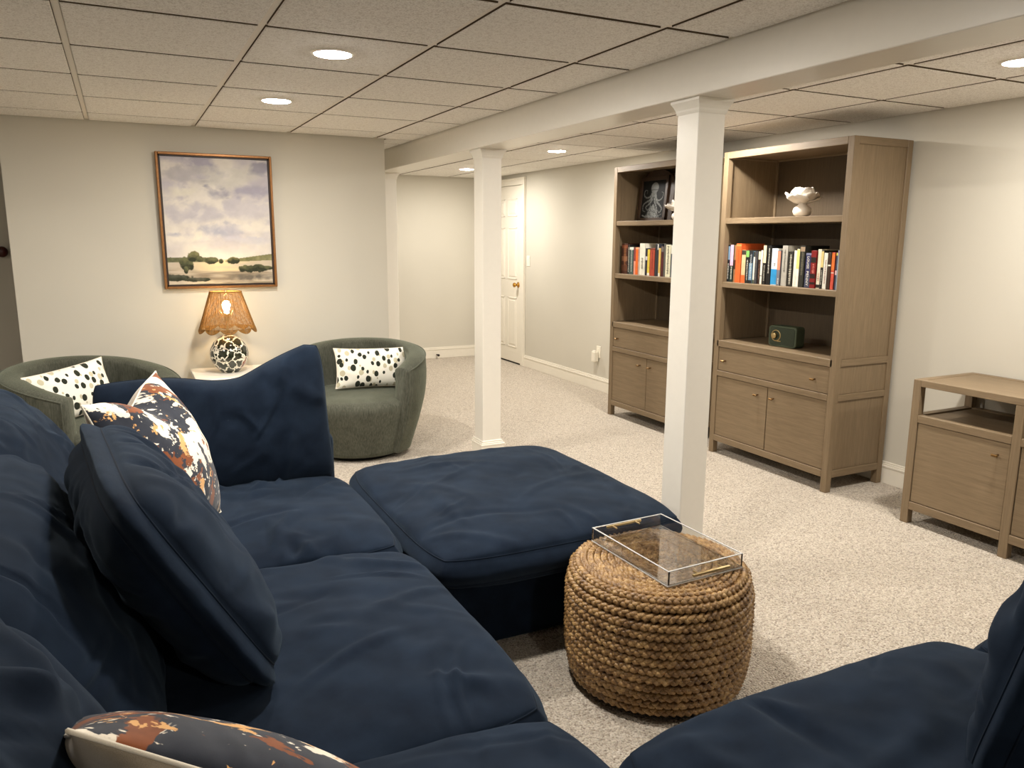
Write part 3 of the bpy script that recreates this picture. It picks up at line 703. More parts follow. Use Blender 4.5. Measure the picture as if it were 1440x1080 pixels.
# ------------------------------------------------------------------ painting
def mixc(a, b, f): f = np.clip(f, 0, 1)[:, None]; return a*(1-f)+b*f
def painting(x, y):
    n1 = fbm(x*3+.4*y, y*4.5-.8*x, 5, 5); n2 = fbm(x*5+9, y*8+2, 11, 5); n3 = fbm(x*22, y*30, 23, 3); n4 = fbm(x*9+1.5*y+n1*2, y*16-3*x+n2*2, 61, 5)
    wx = x+.16*(n2-.5)+.05*(n4-.5); wy = y+.10*(n1-.5)+.05*(n4-.5)
    T = lambda c: np.tile(srgb(c), (len(x), 1))
    sky = mixc(T((188, 183, 190)), T((214, 208, 200)), (n1-.34)*4)
    sky = mixc(sky, T((168, 164, 178)), (n2-.52)*5*np.clip((y-.3)*3, 0, 1))
    def blob(cx, cy, rx, ry, c, s=.9, k=.85):
        nonlocal sky
        d = ((wx-cx)/rx)**2+((wy-cy)/ry)**2+(n4-.5)*2.2; sky = mixc(sky, T(c), np.clip((1.1-d)/s, 0, 1)*k)
    blob(.62, .86, .36, .09, (206, 202, 194)); blob(.22, .88, .24, .08, (178, 174, 178)); blob(.30, .60, .34, .10, (186, 182, 190)); blob(.75, .62, .30, .10, (196, 191, 196))
    blob(.47, .745, .15, .05, (156, 154, 168)); blob(.92, .91, .12, .065, (152, 150, 166)); blob(.16, .75, .14, .045, (216, 211, 198))
    blob(.55, .44, .26, .075, (166, 168, 186)); blob(.10, .42, .12, .03, (168, 169, 184)); blob(.25, .385, .24, .045, (228, 222, 208)); blob(.85, .46, .26, .05, (224, 218, 206)); blob(.78, .35, .25, .04, (196, 194, 202))
    sky = mixc(sky, mixc(T((232, 224, 200)), T((214, 208, 200)), n4), np.clip((.38-y)*4.5, 0, .85)*np.clip(1.1-np.abs(x-.6)*.9, 0, 1))
    sky = sky*(.94+.14*(n4-.3))[:, None]
    hor = .195+.006*np.sin(x*5); g = T((190, 178, 160))
    g = mixc(g, T((224, 206, 158)), np.clip(1-np.abs(x-.55)*2.2, 0, 1)*np.clip(fbm(x*3, y*26, 31)*2.0-.3, 0, 1))
    g = mixc(g, T((138, 126, 108)), (fbm(x*2.2, y*24, 41)-.48)*5*np.clip((.17-y)*12, .25, 1))
    g = mixc(g, T((104, 98, 88)), np.clip(1-((x-.80)/.28)**2-((y-.05)/.035)**2+(n3-.5), 0, 1))
    out = np.where((y > hor)[:, None], sky, g)
    dark = srgb((48, 52, 38)); mid = srgb((100, 102, 72))
    def bush(cx, cy, rx, ry, c=None, top=True):
        nonlocal out
        d = ((x-cx)/rx)**2+((y-cy)/ry)**2+(fbm(x*26, y*26, 51)-.5)*1.3
        cc = mixc(T(tuple((dark*0+1)*0)) if False else np.tile(dark, (len(x), 1)), np.tile(c if c is not None else mid, (len(x), 1)), np.clip((y-cy)/ry*.6+.3+(n3-.5)*1.6, 0, 1))
        out = mixc(out, cc, np.clip((1-d)*4, 0, 1))
    band = (y < .215+.01*(n3-.5)) & (y > .178) & (x < .36); out = np.where(band[:, None], mixc(T((72, 78, 58)), T((120, 120, 88)), n3), out)
    band = (y > .178+.03*(x-.62)) & (y < .200+.11*(x-.62)) & (x > .62); out = np.where(band[:, None], mixc(T((96, 98, 64)), T((142, 138, 100)), n3*1.3), out)
    bush(.17, .165, .072, .058); bush(.235, .225, .062, .045, srgb((122, 120, 84))); bush(.165, .115, .022, .035); bush(.30, .20, .04, .025)
    bush(.40, .19, .075, .028); bush(.62, .19, .078, .030, srgb((122, 120, 80))); bush(.50, .184, .024, .02)
    bush(.80, .120, .155, .036); bush(.95, .125, .10, .018); bush(.07, .055, .15, .028, srgb((80, 82, 70))); bush(.27, .036, .14, .018, srgb((90, 90, 78)))
    return np.clip(out*(.94+.10*(n3[:, None])), 0, 1)
t = thing('framed_painting', 'framed landscape painting of cloudy sky over trees above the lamp', 'painting', (.249, YP-.0005, 1.112), 0); pw, ph = .722, .878
cv = color_grid('canvas', pw-.056, ph-.056, 240, 290, painting, 'vcol', t); cv.location = (.028, -.026, .028)
box('canvas_edge', 'white_lacq', t, .029, pw-.029, -.025, -.004, .029, ph-.029, bev=0)
M['frame'] = m_plain('antique_bronze_gilt', (142, 98, 56), .38, .55, .5, .12, 60); M['frame_in'] = m_plain('dark_frame_rebate', (40, 24, 14), .5)
for nm, a in (('frame_side', (0, .016, 0, ph)), ('frame_side', (pw-.016, pw, 0, ph)), ('frame_side', (.016, pw-.016, 0, .016)), ('frame_side', (.016, pw-.016, ph-.016, ph))):
    bb = B(); bb.box(a[0], a[1], -.042, 0, a[2], a[3], .003); bb.build(nm, 'frame', t)
e = .016
for a in ((e, e+.009, e, ph-e), (pw-e-.009, pw-e, e, ph-e), (e, pw-e, e, e+.009), (e, pw-e, ph-e-.009, ph-e)): box('frame_rebate', 'frame_in', t, a[0], a[1], -.024, -.001, a[2], a[3], bev=0)

# ------------------------------------------------------------------ side table and lamp
TX0, TX1, TY0, TY1, TZ = .365, .925, 5.13, 5.60, .572
t = thing('side_table', 'white side table with drawer between the two green armchairs', 'table', ((TX0+TX1)/2, (TY0+TY1)/2, 0)); hx, hy = (TX1-TX0)/2, (TY1-TY0)/2
box('table_top', 'white_lacq', t, -hx, hx, -hy, hy, TZ-.028, TZ, bev=.005)
box('body', 'white_lacq', t, -hx+.025, hx-.025, -hy+.02, hy-.015, TZ-.20, TZ-.028, bev=.003)
d = box('drawer', 'white_lacq', t, -hx+.06, hx-.06, -hy+.008, -hy+.022, TZ-.18, TZ-.045, bev=.003); B().lathe([(0, 0), (.006, 0), (.005, .012), (.012, .02), (.010, .027), (0, .029)], 16, Matrix.Translation((0, -hy+.009, TZ-.115)) @ Matrix.Rotation(PI/2, 4, 'X'), False).build('knob', 'gold', d)
for sx in (-1, 1):
    for sy in (-1, 1): box('leg', 'white_lacq', t, min(sx*hx-sx*.025, sx*hx-sx*.065), max(sx*hx-sx*.025, sx*hx-sx*.065), min(sy*hy-sy*.018, sy*hy-sy*.058), max(sy*hy-sy*.018, sy*hy-sy*.058), 0, TZ-.2, bev=.003)
box('lower_shelf', 'white_lacq', t, -hx+.03, hx-.03, -hy+.03, hy-.03, .14, .16, bev=.003)

LX, LY = .597, 5.375
t = thing('table_lamp', 'lit table lamp with scalloped rattan shade and dark leaf patterned globe base', 'lamp', (LX, LY, TZ+.0005))
B().lathe([(0, 0), (.055, 0), (.058, .006), (.075, .022), (.103, .055), (.119, .095), (.122, .125), (.115, .160), (.094, .200), (.065, .226), (.035, .240), (.022, .246), (0, .246)], 48).build('globe_base', 'leaf_glaze', t)
B().cyl((0, 0, .24), (0, 0, .345), .011).build('neck', 'gold', t); B().lathe([(0, 0), (.016, 0), (.018, .045), (.014, .05), (0, .05)], 16, Matrix.Translation((0, 0, .34)), False).build('socket', 'gold', t)
bl = B().lathe([(0, .38), (.013, .385), (.015, .40), (.023, .425), (.026, .443), (.021, .460), (.011, .469), (0, .470)], 24).build('bulb', 'bulb', t)
# shade: staves and weave rings following a cone with scalloped hem
zt, zb, rt, rb = .530, .285, .098, .176
def rad(z): f = (zt-z)/(zt-zb); return rt+(rb-rt)*f
nsc = 10
def hem(a): return zb-.030*abs(math.sin(a*nsc/2+.3))**.8+.012
stv = []; N = 116
for i in range(N):
    a = 2*PI*i/N; h0 = hem(a); P = [(rad(z)*math.cos(a), rad(z)*math.sin(a), z) for z in np.linspace(zt, h0, 7)]
    stv.append((P, .0014 if i % 4 else .0024))
s = tubes('shade_stave', stv, 'rattan', t, 4, False); s.name = 'shade_staves'; s['kind'] = 'stuff'
Vs, Fs, off = [], [], 0
for k, z in enumerate(np.linspace(zt-.004, zb+.012, 46)):
    a = np.arange(300)/300*2*PI; wob = .0013*np.where((np.arange(300)//2+k) % 2 == 0, 1, -1); r = rad(z)+wob
    V, F = tube_np(np.stack([r*np.cos(a), r*np.sin(a), np.full(300, z)+.0006*np.sin(a*37+k)], -1), .0010, 4, True, off); Vs.append(V); Fs.append(F); off += len(V)
for k in range(9):
    a = np.arange(300)/300*2*PI; hz = np.array([hem(x) for x in a]); f = (k+.3)/9; z = (zb+.010)*(1-f)+hz*f; z = np.minimum(z, zb+.01)
    r = np.array([rad(q_) for q_ in z]); V, F = tube_np(np.stack([r*np.cos(a), r*np.sin(a), z], -1), .0014, 4, True, off); Vs.append(V); Fs.append(F); off += len(V)
s = from_np('shade_weave', np.vstack(Vs), np.vstack(Fs), 'rattan', t); s['kind'] = 'stuff'
a = np.arange(400)/400*2*PI; hz = np.array([hem(x) for x in a]); r = np.array([rad(q_) for q_ in hz])
tubes('shade_hem', [(np.stack([r*np.cos(a), r*np.sin(a), hz], -1), .0032)], 'rattan', t)
tubes('shade_rim', [(np.stack([rt*np.cos(a), rt*np.sin(a), np.full(400, zt)], -1), .0035)], 'rattan', t)
sp_ = [([(0, 0, .50), (rt*math.cos(q_), rt*math.sin(q_), zt-.006)], .0018) for q_ in (0.4, 0.4+2*PI/3, .4+4*PI/3)]
tubes('shade_spider', sp_, 'gold', t, 6, False); B().lathe([(0, 0), (.004, 0), (.009, .012), (.006, .022), (0, .026)], 12, Matrix.Translation((0, 0, .515)), False).build('finial', 'gold', t)
tubes('harp', [([(-.02, 0, .37), (-.05, 0, .42), (-.045, 0, .48), (0, 0, .515), (.045, 0, .48), (.05, 0, .42), (.02, 0, .37)], .0016)], 'gold', t, 6, False)
# ------------------------------------------------------------------ barrel armchairs
def barrel_chair(x, y, face, label):
    t = thing('armchair', label, 'armchair', (x, y, 0), face, 'green barrel armchairs')      # faces local +X
    Rt, half = .47, math.radians(58)
    def rz(z):    # outer radius against height
        q_ = max(0, min(1, z/.56)); return Rt*(.735+.265*math.sin(q_*PI/2)**1.15)-(max(0, z-.56)*.05)
    def top(th):  # rim height, th = 0 at back, |th| up to PI-half at arm fronts
        f = abs(th)/(PI-half); return .738-.115*f**2.2
    N, Tk = 72, .128; V, F = [], []; prof_n = None
    def prof(th):
        T = top(th); P = []
        for z in np.linspace(.035, T-.03, 14): P.append((rz(z), z))
        ro = rz(T-.03)
        for a in np.linspace(0, PI, 9)[1:-1]: P.append((ro-Tk/2+Tk/2*math.cos(a), T-.03+.030*math.sin(a)))
        for z in np.linspace(T-.03, .34, 9): P.append((rz(z)-Tk+.01*math.sin((T-z)*6), z))
        P.append((rz(.34)-Tk-.01, .30)); return P
    ths = np.linspace(-(PI-half), PI-half, N+1)
    for th in ths:
        P = prof(th); prof_n = len(P)
        for r, z in P: V.append((-r*math.cos(th), r*math.sin(th), z))
    k = prof_n
    for i in range(N):
        for j in range(k-1): F.append((i*k+j, i*k+j+1, (i+1)*k+j+1, (i+1)*k+j))
    # arm fronts: bulged caps
    for s, i in ((-1, 0), (1, N)):
        th = ths[i]; P = prof(th); cpts = []
        for r, z in P:
            zc = min(max(z, .05), top(th)-.05); rc = rz(zc)-Tk/2; r2 = rc+(r-rc)*.72; th2 = th+s*.055
            cpts.append((-r2*math.cos(th2), r2*math.sin(th2), z*.985+.008))
        b0 = len(V); V += cpts
        for j in range(k-1):
            q_ = (i*k+j, i*k+j+1, b0+j+1, b0+j); F.append(q_ if s == 1 else q_[::-1])
        F.append(tuple(range(b0, b0+k)) if s == 1 else tuple(range(b0, b0+k))[::-1])
    V = np.array(V); n_ = fbm(V[:, 0]*9+5, V[:, 2]*9+V[:, 1]*7, 3, 3)-.5; V[:, 0] += n_*.006; V[:, 1] += n_*.004
    from_np('shell', V, F, 'green', t)
    # piping along rim outer edge and down arm fronts
    P = []
    for z in np.linspace(.06, top(ths[0])-.035, 12): P.append((z, ths[0]))
    for th in ths: P.append((top(th)-.02, th))
    for z in np.linspace(top(ths[-1])-.035, .06, 12): P.append((z, ths[-1]))
    pp = [(-(rz(z)+.000)*math.cos(th), (rz(z)+.000)*math.sin(th), z) for z, th in P]
    tubes('piping', [(pp, .0045)], 'green', t, 6, False)
    # seat block
    prof2 = [(0, .03)]+[(rz(z)-.030, z) for z in np.linspace(.035, .34, 10)]+[(rz(.38)-.036, .372), (rz(.4)-.050, .398), (rz(.4)-.080, .414), (.26, .424), (.15, .432), (0, .434)]
    bb = B().lathe(prof2, 56); bb.build('seat', 'green', t)
    B().lathe([(0, 0), (.26, 0), (.26, .034), (0, .034)], 40).build('swivel_base', 'black', t)
    return t
barrel_chair(1.385, 5.12, math.radians(-118), 'green barrel armchair right of the lamp table, with spotted lumbar pillow')
barrel_chair(-.19, 4.99, math.radians(-50), 'green barrel armchair at far left, nearer arm cut by navy cushions')

# ------------------------------------------------------------------ cushions
def cushion(name, mat, parent, w_, d_, t_, g_=0.0, n=90, seed=0, pinch=.0, cround=.05, folds=24, amp=.006, lump=.010, prof=(2.6, .5), bulge=.02, M4=None, deform=None, pipe=None, pipe_r=.0035, back_mat=None, back_name='back_panel', fw=(.012, .035), droop=0.0, fdir=None):
    """soft cushion lying in XY; returns object. g_ = height of side gusset (0 = knife edge)."""
    rg = np.random.RandomState(seed)
    u = np.linspace(-1, 1, n+1); u = np.sign(u)*(1-(1-np.abs(u))**1.35); U, Vv = np.meshgrid(u, u, indexing='ij')
    def outl(U, Vv):
        X = w_/2*U*(1-pinch*(1-Vv**2)*np.abs(U)**3)*(1-cround*np.abs(Vv)**5*np.abs(U)); Y = d_/2*Vv*(1-pinch*(1-U**2)*np.abs(Vv)**3)*(1-cround*np.abs(U)**5*np.abs(Vv)); return X, Y
    X, Y = outl(U, Vv)
    F_ = ((1-np.abs(U)**prof[0])*(1-np.abs(Vv)**prof[0]))**prof[1]
    nz_ = fbm(X*5+seed*3.1, Y*5+seed*1.7, seed, 3)-.5
    def foldfield(X, Y, rg):
        D = np.zeros_like(X)
        for _ in range(folds):
            e = rg.randint(4); q_ = rg.uniform(-.95, .95); L = rg.uniform(.12, .42)*max(w_, d_); sg = rg.uniform(*fw); A = amp*rg.uniform(.4, 1.15)*(1 if rg.rand() < .75 else -1)
            if e == 0: p = (-w_/2*.96, q_*d_/2); a = 0
            elif e == 1: p = (w_/2*.96, q_*d_/2); a = PI
            elif e == 2: p = (q_*w_/2, -d_/2*.96); a = PI/2
            else: p = (q_*w_/2, d_/2*.96); a = -PI/2
            if fdir is not None and rg.rand() < .6: a = fdir+rg.uniform(-.35, .35); p = (rg.uniform(-.45, .3)*w_, rg.uniform(-.45, .45)*d_)
            a += rg.uniform(-.55, .55); cu = rg.uniform(-1.6, 1.6)
            dx, dy = X-p[0], Y-p[1]; al = dx*math.cos(a)+dy*math.sin(a); pe = -dx*math.sin(a)+dy*math.cos(a)-cu*al*al
            s = np.clip(al/L, -.15, 1); win = np.sin(np.clip((s+.15)/1.15, 0, 1)*PI)**1.0*(al > -.15*L)*(al < L)
            z = pe/(sg*(1+1.2*np.clip(s, 0, 1))); D += A*win*(1-.9*z*z)*np.exp(-z*z*.8)
        return D
    mask = np.clip(F_*2.2, 0, 1)
    top = g_/2+(t_-g_)/2*F_+(nz_*lump*2+foldfield(X, Y, rg))*mask
    nz2 = fbm(X*5+40, Y*5+seed, seed+5, 3)-.5; bot = -(g_/2+(t_-g_)/2*F_)+(nz2*lump*2+foldfield(X, Y, rg))*mask
    k = n+1; VT = np.stack([X, Y, top], -1).reshape(-1, 3); VB = np.stack([X, Y, bot], -1).reshape(-1, 3)
    i = np.arange(n)[:, None]; j = np.arange(n)[None]
    FT = np.stack([i*k+j, (i+1)*k+j, (i+1)*k+j+1, i*k+j+1], -1).reshape(-1, 4); FB = FT[:, ::-1]
    ring = [(a, 0) for a in range(n)]+[(n, a) for a in range(n)]+[(n-a, n) for a in range(n)]+[(0, n-a) for a in range(n)]
    ri = np.array([a*k+b_ for a, b_ in ring]); R_ = VT[ri]; nr = len(ri)
    def tf(V):
        V = np.array(V, float)
        if droop: V[:, 2] -= droop*(V[:, 0]**2+V[:, 1]**2)
        if deform is not None: V = deform(V)
        if M4 is not None: V = V@np.array(M4)[:3, :3].T+np.array(M4)[:3, 3]
        return V
    parts = []
    if g_ > 0:
        m = 8; T2 = np.roll(R_, -1, 0)-np.roll(R_, 1, 0); N2 = np.stack([T2[:, 1], -T2[:, 0]], -1); N2 /= np.linalg.norm(N2, axis=1)[:, None]+1e-9
        # ring runs clockwise or counter; force outward
        if ((N2*R_[:, :2]).sum(1) < 0).mean() > .5: N2 = -N2
        side = []
        for s in range(m+1):
            f = s/m; z = g_/2-g_*f; b_ = bulge*math.sin(PI*f)
            w2 = (fbm(np.arange(nr)*.07, np.full(nr, s*.4), seed+9, 3)-.5)*.012*math.sin(PI*f)
            P = R_.copy(); P[:, :2] += N2*(b_+w2)[:, None]; P[:, 2] = z; side.append(P)
        VS = np.vstack(side); a = np.arange(nr)[None]; s = np.arange(m)[:, None]
        FS = np.stack([s*nr+a, (s+1)*nr+a, (s+1)*nr+(a+1) % nr, s*nr+(a+1) % nr], -1).reshape(-1, 4)
        V = np.vstack([VT, VB, VS]); F = np.vstack([FT, FB+len(VT), FS+len(VT)+len(VB)])
        # weld: map side first/last rows to top/bottom ring
        mp = np.arange(len(V)); o0 = len(VT)+len(VB); mp[o0:o0+nr] = ri; mp[o0+m*nr:o0+(m+1)*nr] = ri+len(VT); F = mp[F]
    else:
        V = np.vstack([VT, VB]); mp = np.arange(len(V)); mp[ri+len(VT)] = ri; V = np.vstack([VT, VB]); F = np.vstack([FT, mp[FB+len(VT)]])
    if back_mat is None:
        o = from_np(name, tf(V), F, mat, parent)
    else:
        o = from_np(name, tf(VT), FT, mat, parent); from_np(back_name, tf(VB), FB, back_mat, o if parent is not None else o)
    bmx = bmesh.new(); bmx.from_mesh(o.data); bmesh.ops.delete(bmx, geom=[v for v in bmx.verts if not v.link_faces], context='VERTS'); bmesh.ops.recalc_face_normals(bmx, faces=bmx.faces[:]) if back_mat is None else None; bmx.to_mesh(o.data); bmx.free()
    if pipe:
        if g_ > 0: paths = [(tf(R_*np.array([1, 1, 0])+np.array([0, 0, g_/2])), pipe_r), (tf(R_*np.array([1, 1, 0])-np.array([0, 0, g_/2])), pipe_r)]
        else: paths = [(tf(R_*np.array([1, 1, 0])), pipe_r)]
        tubes('piping', paths, pipe, o, 6, True)
    return o
def frame_m(c, ex, ey):
    """matrix with local x along ex, y along ey, z = ex x ey"""
    ex = Vector(ex).normalized(); ey = Vector(ey); ez = ex.cross(ey).normalized(); ey = ez.cross(ex)
    return Matrix(((ex.x, ey.x, ez.x, c[0]), (ex.y, ey.y, ez.y, c[1]), (ex.z, ey.z, ez.z, c[2]), (0, 0, 0, 1)))

# ------------------------------------------------------------------ sectional sofa
def soft_box(name, mat, parent, x0, x1, y0, y1, z0, z1, r=.03, seed=0):
    b = bmesh.new(); bmesh.ops.create_cube(b, size=1)
    for v in b.verts: v.co = Vector((x0+(v.co.x+.5)*(x1-x0), y0+(v.co.y+.5)*(y1-y0), z0+(v.co.z+.5)*(z1-z0)))
    bmesh.ops.bevel(b, geom=b.edges[:], offset=r, segments=5, affect='EDGES', profile=.5); bmesh.ops.subdivide_edges(b, edges=[e for e in b.edges if e.calc_length() > .15], cuts=10, use_grid_fill=True)
    me = bpy.data.meshes.new(name); b.to_mesh(me); b.free(); n = len(me.vertices); co_ = np.empty(n*3); me.vertices.foreach_get('co', co_); V = co_.reshape(-1, 3)
    q_ = (fbm(V[:, 0]*5+V[:, 1]*4+seed, V[:, 2]*3+V[:, 0]*2, seed, 3)-.5)*.012
    V[:, 0] += q_; V[:, 1] += q_; me.vertices.foreach_set('co', V.ravel()); me.polygons.foreach_set('use_smooth', [True]*len(me.polygons)); return link(name, me, mat, parent)
def sofa_module(label, x0, x1, y0, y1, seat, seed, back=None, back2=None, top=.475, **kw):
    cx, cy = (x0+x1)/2, (y0+y1)/2
    t = thing('sofa_module', label, 'sofa', (cx, cy, 0), 0, 'navy slipcovered sofa modules')
    soft_box('base', 'navy', t, x0-cx+.03, x1-cx-.03, y0-cy+.03, y1-cy-.03, .012, .275, .03, seed)
    for nm, b_ in (('backrest', back), ('side_backrest', back2)):
        if b_: soft_box(nm, 'navy', t, b_[0]-cx, b_[1]-cx, b_[2]-cy, b_[3]-cy, .012, b_[4], .05, seed+3)
    sx0, sx1, sy0, sy1 = seat; args = dict(folds=26, amp=.010, lump=.014, fw=(.007, .032)); args.update(kw)
    cushion('seat_cushion', 'navy', t, sx1-sx0, sy1-sy0, .21, .09, 110, seed, 0, .07, prof=(3.2, .42), bulge=.028, M4=Matrix.Translation(((sx0+sx1)/2-cx, (sy0+sy1)/2-cy, top-.105)), pipe='navy_pipe', pipe_r=.0026, **args)
    return t
sofa_module('large navy ottoman module with puffy cushion in front of the columns', .86, 1.80, 2.30, 3.27, (.84, 1.86, 2.19, 3.36), 4, fdir=.9, folds=26, amp=.006, lump=.010, top=.475)
sofa_module('navy corner seat of the sofa beneath the rear cushion and floral pillow', -.20, .80, 2.42, 3.30, (-.18, .80, 2.40, 3.30), 12, back=(-.62, .80, 3.36, 3.56, .60), back2=(-.62, -.42, 2.42, 3.36, .60), amp=.016, folds=34, fdir=1.2)
sofa_module('navy middle seat of the sofa with the leaning box cushion on it', -.42, .78, 1.38, 2.40, (-.28, .80, 1.35, 2.40), 23, back=(-.62, -.42, 1.30, 2.40, .60), amp=.010, fdir=.25, folds=34)
sofa_module('navy near left corner seat of the sofa below the lower floral pillow', -.42, .76, .30, 1.34, (-.28, .80, .24, 1.37), 31, back=(-.62, -.42, .06, 1.28, .60), back2=(-.40, .80, .04, .24, .58), amp=.008)
sofa_module('navy seat of the sofa along the bottom right edge', .84, 1.86, .30, 1.15, (.82, 1.90, .26, 1.19), 45, back=(.84, 1.86, .04, .24, .58), amp=.010, fdir=.1, folds=22, top=.48)
sofa_module('navy right end seat of the sofa, mostly outside the right edge', 1.90, 2.90, .30, 1.17, (1.91, 2.92, .26, 1.15), 52, back=(1.90, 2.90, .04, .24, .58), top=.47)

GB = 'loose navy sofa cushions'
# left back cushions leaning on the left backrest
def lean_cushion(label, c, ex, ey, w_, d_, t_, g_, seed, deform=None, **kw):
    a = dict(folds=30, amp=.010, lump=.016, fw=(.006, .028), cround=.06, bulge=.02); a.update(kw)
    o = cushion('sofa_cushion', 'navy', None, w_, d_, t_, g_, 110, seed, .03, prof=(2.8, .45), M4=frame_m((0, 0, 0), ex, ey), deform=deform, pipe='navy_pipe', pipe_r=.0028, **a)
    o.location = c; return tag(o, label, 'cushion', GB)
lean_cushion('puffy navy back cushion in far left corner behind the floral pillow', (-.33, 2.82, .64), (0, 1, 0), (-.45, 0, .88), .98, .62, .30, .06, 61, fdir=.3)
lean_cushion('puffy navy back cushion at left edge behind the leaning box cushion', (-.215, 1.84, .64), (0, 1, 0), (-.50, 0, .84), .98, .62, .32, .06, 62, fdir=.2)
lean_cushion('nearest rounded navy back cushion at lower left edge', (-.20, .83, .68), (0, 1, 0), (-.42, 0, .9), 1.0, .64, .36, .06, 63)
# big cushion along the rear
def dz_rear(V):
    V = V.copy(); x = V[:, 0]; up = np.clip(V[:, 1]/.25, 0, 1)
    V[:, 1] += up*(  .085*np.clip((x-.10)/.28, 0, 1)**1.2-.035*np.exp(-((x-.04)/.15)**2)); V[:, 2] += .02*np.sin(x*7)*up; return V
lean_cushion('wide navy cushion standing along the rear, its right corner peaked', (.315, 3.33, .655), (1, 0.0, .03), (0, .20, .98), .92, .52, .24, 0.0, 71, deform=dz_rear, fdir=1.3, amp=.008, folds=36)
# box cushion leaning over the middle seat
lean_cushion('navy box cushion leaning left on the middle seat in front of the floral pillow', (.055, 1.965, .725), (0.10, -1, 0.0), (-.50, 0, .86), .80, .55, .25, .055, 81, fdir=PI/2, amp=.008, folds=44, cround=.13, bulge=.035)
# right edge cushion
lean_cushion('navy cushion standing on the seat at lower right edge', (1.83, .73, .70), (1, .05, 0), (.0, -.22, .97), .92, .58, .26, .05, 91)
lean_cushion('navy back cushion below the viewpoint behind the lower floral pillow', (.25, .36, .60), (1, 0, 0), (0, -.3, .95), .95, .50, .24, .05, 92)

# ------------------------------------------------------------------ patterned pillows
def pillow(name, mat, back, label, group, c, ex, ey, w_, d_, t_, seed, pipe=None, pinch=.07, deform=None, **kw):
    a = dict(folds=14, amp=.004, lump=.006, fw=(.01, .025)); a.update(kw)
    o = cushion(name, mat, None, w_, d_, t_, 0, 80, seed, pinch, -.02, prof=(2.0, .55), M4=None, pipe=pipe, pipe_r=.003, back_mat=back, deform=deform, **a)
    o.matrix_world = frame_m(c, ex, ey); return tag(o, label, 'pillow', group)
FG = 'floral throw pillows'; SG = 'spotted lumbar pillows'
def vfold(V):
    V = V.copy(); x, y = V[:, 0], V[:, 1]; V[:, 1] -= .055*np.exp(-(x/.09)**2)*np.clip((y+.05)/.28, 0, 1)**1.5; V[:, 2] -= .03*np.exp(-(x/.07)**2)*np.clip(y/.24, 0, 1); return V
pillow('throw_pillow', 'floral', 'beige_fab', 'cream floral throw pillow with navy and rust print and beige back, in sofa corner', FG, (.06, 2.53, .765), (.37, .93, 0), (-.30, .16, .93), .53, .52, .25, 5, 'cream_pipe', deform=vfold)
pillow('throw_pillow', 'floral_dark', 'beige_fab', 'dark navy and rust floral throw pillow with beige back at bottom edge', FG, (.088, .968, .745), (.842, -.102, -.529), (-.194, .859, -.475), .50, .46, .14, 9, 'cream_pipe')
pillow('lumbar_pillow', 'spots', 'spots', 'white lumbar pillow with dark spots on the right green armchair', SG, (1.49, 5.13, .575), (.97, -.05, -.03), (.05, .28, .95), .50, .27, .13, 14, 'cream_pipe', .05)
pillow('lumbar_pillow', 'spots', 'spots', 'white lumbar pillow with dark spots on the left green armchair', SG, (-.30, 4.97, .585), (.76, .60, .10), (-.14, .25, .93), .48, .29, .13, 15, 'cream_pipe', .05)

# ------------------------------------------------------------------ woven pouf
PX, PY, PH = 1.522, 1.940, .415
t = thing('woven_pouf', 'round braided seagrass pouf with clear tray on top', 'pouf', (PX, PY, 0))
B().lathe([(0, 0), (.245, 0), (.262, .02), (.262, .035), (0, .035)], 48).build('foot', 'black', t)
B().lathe([(0, .03), (.270, .03), (.284, .1), (.290, .2), (.286, .3), (.268, .37), (.23, .392), (0, .396)], 64).build('core', 'dark_core', t)
def braid_ring(R_, z, n_per, ph, nrm, a=.010, b_=.0075, r=.0072, seed=0):
    """three-strand braid round a circle; nrm = (radial, vertical) outward direction of its face"""
    paths = []; m = n_per*9; th = np.arange(m)/m*2*PI
    for k in range(3):
        q_ = th*n_per+ph+k*2*PI/3; s = a*np.sin(q_); d = b_*np.sin(2*q_)
        rr = R_+d*nrm[0]-s*nrm[1]; zz = z+d*nrm[1]+s*nrm[0]
        rad_ = r*(1+.12*np.sin(th*23+k+ph))
        paths.append((np.stack([rr*np.cos(th), rr*np.sin(th), zz], -1), rad_))
    return paths
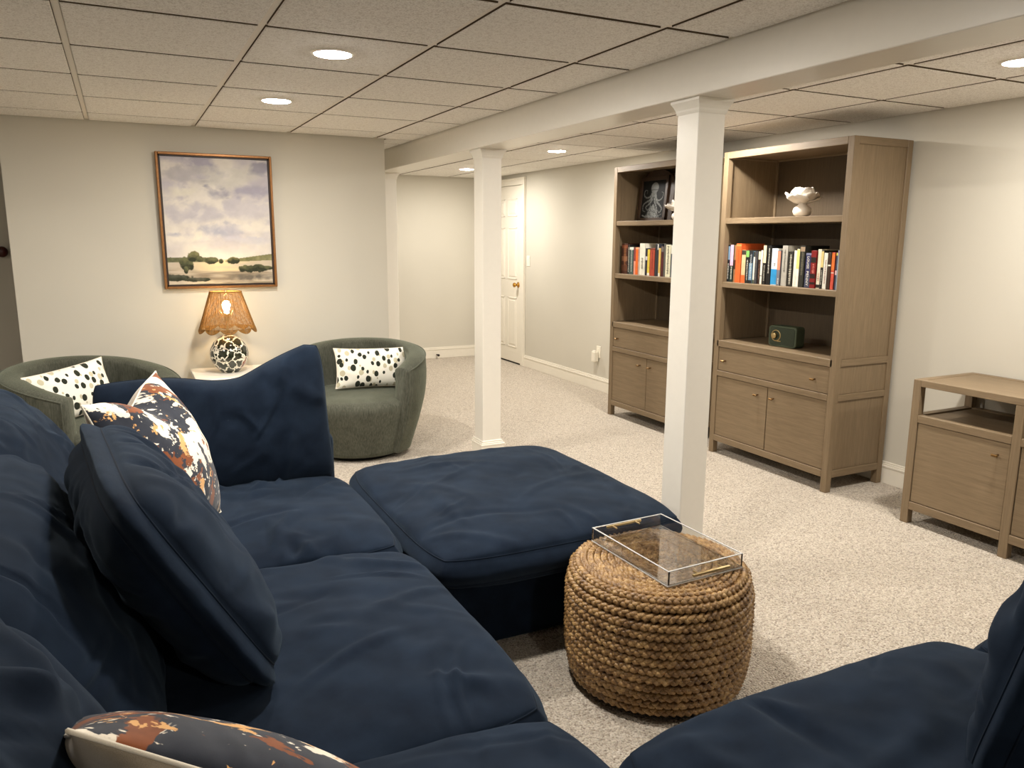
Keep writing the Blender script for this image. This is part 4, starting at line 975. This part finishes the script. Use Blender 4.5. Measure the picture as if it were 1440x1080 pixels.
def Rside(z): return .268+.028*math.sin(min(1, z/.16)*PI/2)-.022*max(0, (z-.30)/.1)**2
nrow = 13
for i in range(nrow):
    z = .040+i*(.340/(nrow-1)); tubes('braided_row', braid_ring(Rside(z), z, 25, i*1.7, (1, 0), .0062, .0088, .0086), 'rope', t, 6)
tubes('braided_row', braid_ring(.270, .398, 25, .4, (.8, .6), .0062, .0085, .0084), 'rope', t, 6)
R_ = .250; i = 0
while R_ > .012:
    z = .404+.006*(1-(R_/.26)**2); tubes('braided_row', braid_ring(R_, z, max(4, int(R_*2*PI/.062)), i*2.1, (0, 1), .0052, .0076, .0072), 'rope', t, 6); R_ -= .0228; i += 1

# ------------------------------------------------------------------ acrylic tray
t = thing('acrylic_tray', 'clear acrylic tray with gold handles on the woven pouf', 'tray', (1.553, 1.955, .4215)); t.rotation_euler = (0, 0, .03)
hw, hd, hh, th = .152, .205, .048, .005
tx = B(); tx.box(-hw, hw, -hd, hd, 0, th, 0).build('tray_floor', 'acrylic', t)
for a in ((-hw, -hw+th, -hd, hd), (hw-th, hw, -hd, hd), (-hw+th, hw-th, -hd, -hd+th), (-hw+th, hw-th, hd-th, hd)): box('tray_wall', 'acrylic', t, a[0], a[1], a[2], a[3], th+.0003, hh, bev=.0008)
for a in ((-hw, -hw+th, -hd, hd), (hw-th, hw, -hd, hd), (-hw+th, hw-th, -hd, -hd+th), (-hw+th, hw-th, hd-th, hd)): box('polished_edge', 'acrylic_edge', t, a[0], a[1], a[2], a[3], hh+.0002, hh+.0016, bev=0)
for a in ((-hw-.0015, -hw, -hd, hd), (hw, hw+.0015, -hd, hd), (-hw, hw, -hd-.0015, -hd), (-hw, hw, hd, hd+.0015)): box('polished_edge', 'acrylic_edge', t, a[0], a[1], a[2], a[3], 0, .004, bev=0)
for s in (-1, 1):
    bb = B(); y = s*(hd+.022); z = .030
    bb.box(-.075, .075, y-.004, y+.004, z-.004, z+.004, .001)
    for x in (-.05, .05): bb.cyl((x, s*(hd-th-.001), z), (x, y, z), .003, 10)
    bb.build('handle', 'gold', t)
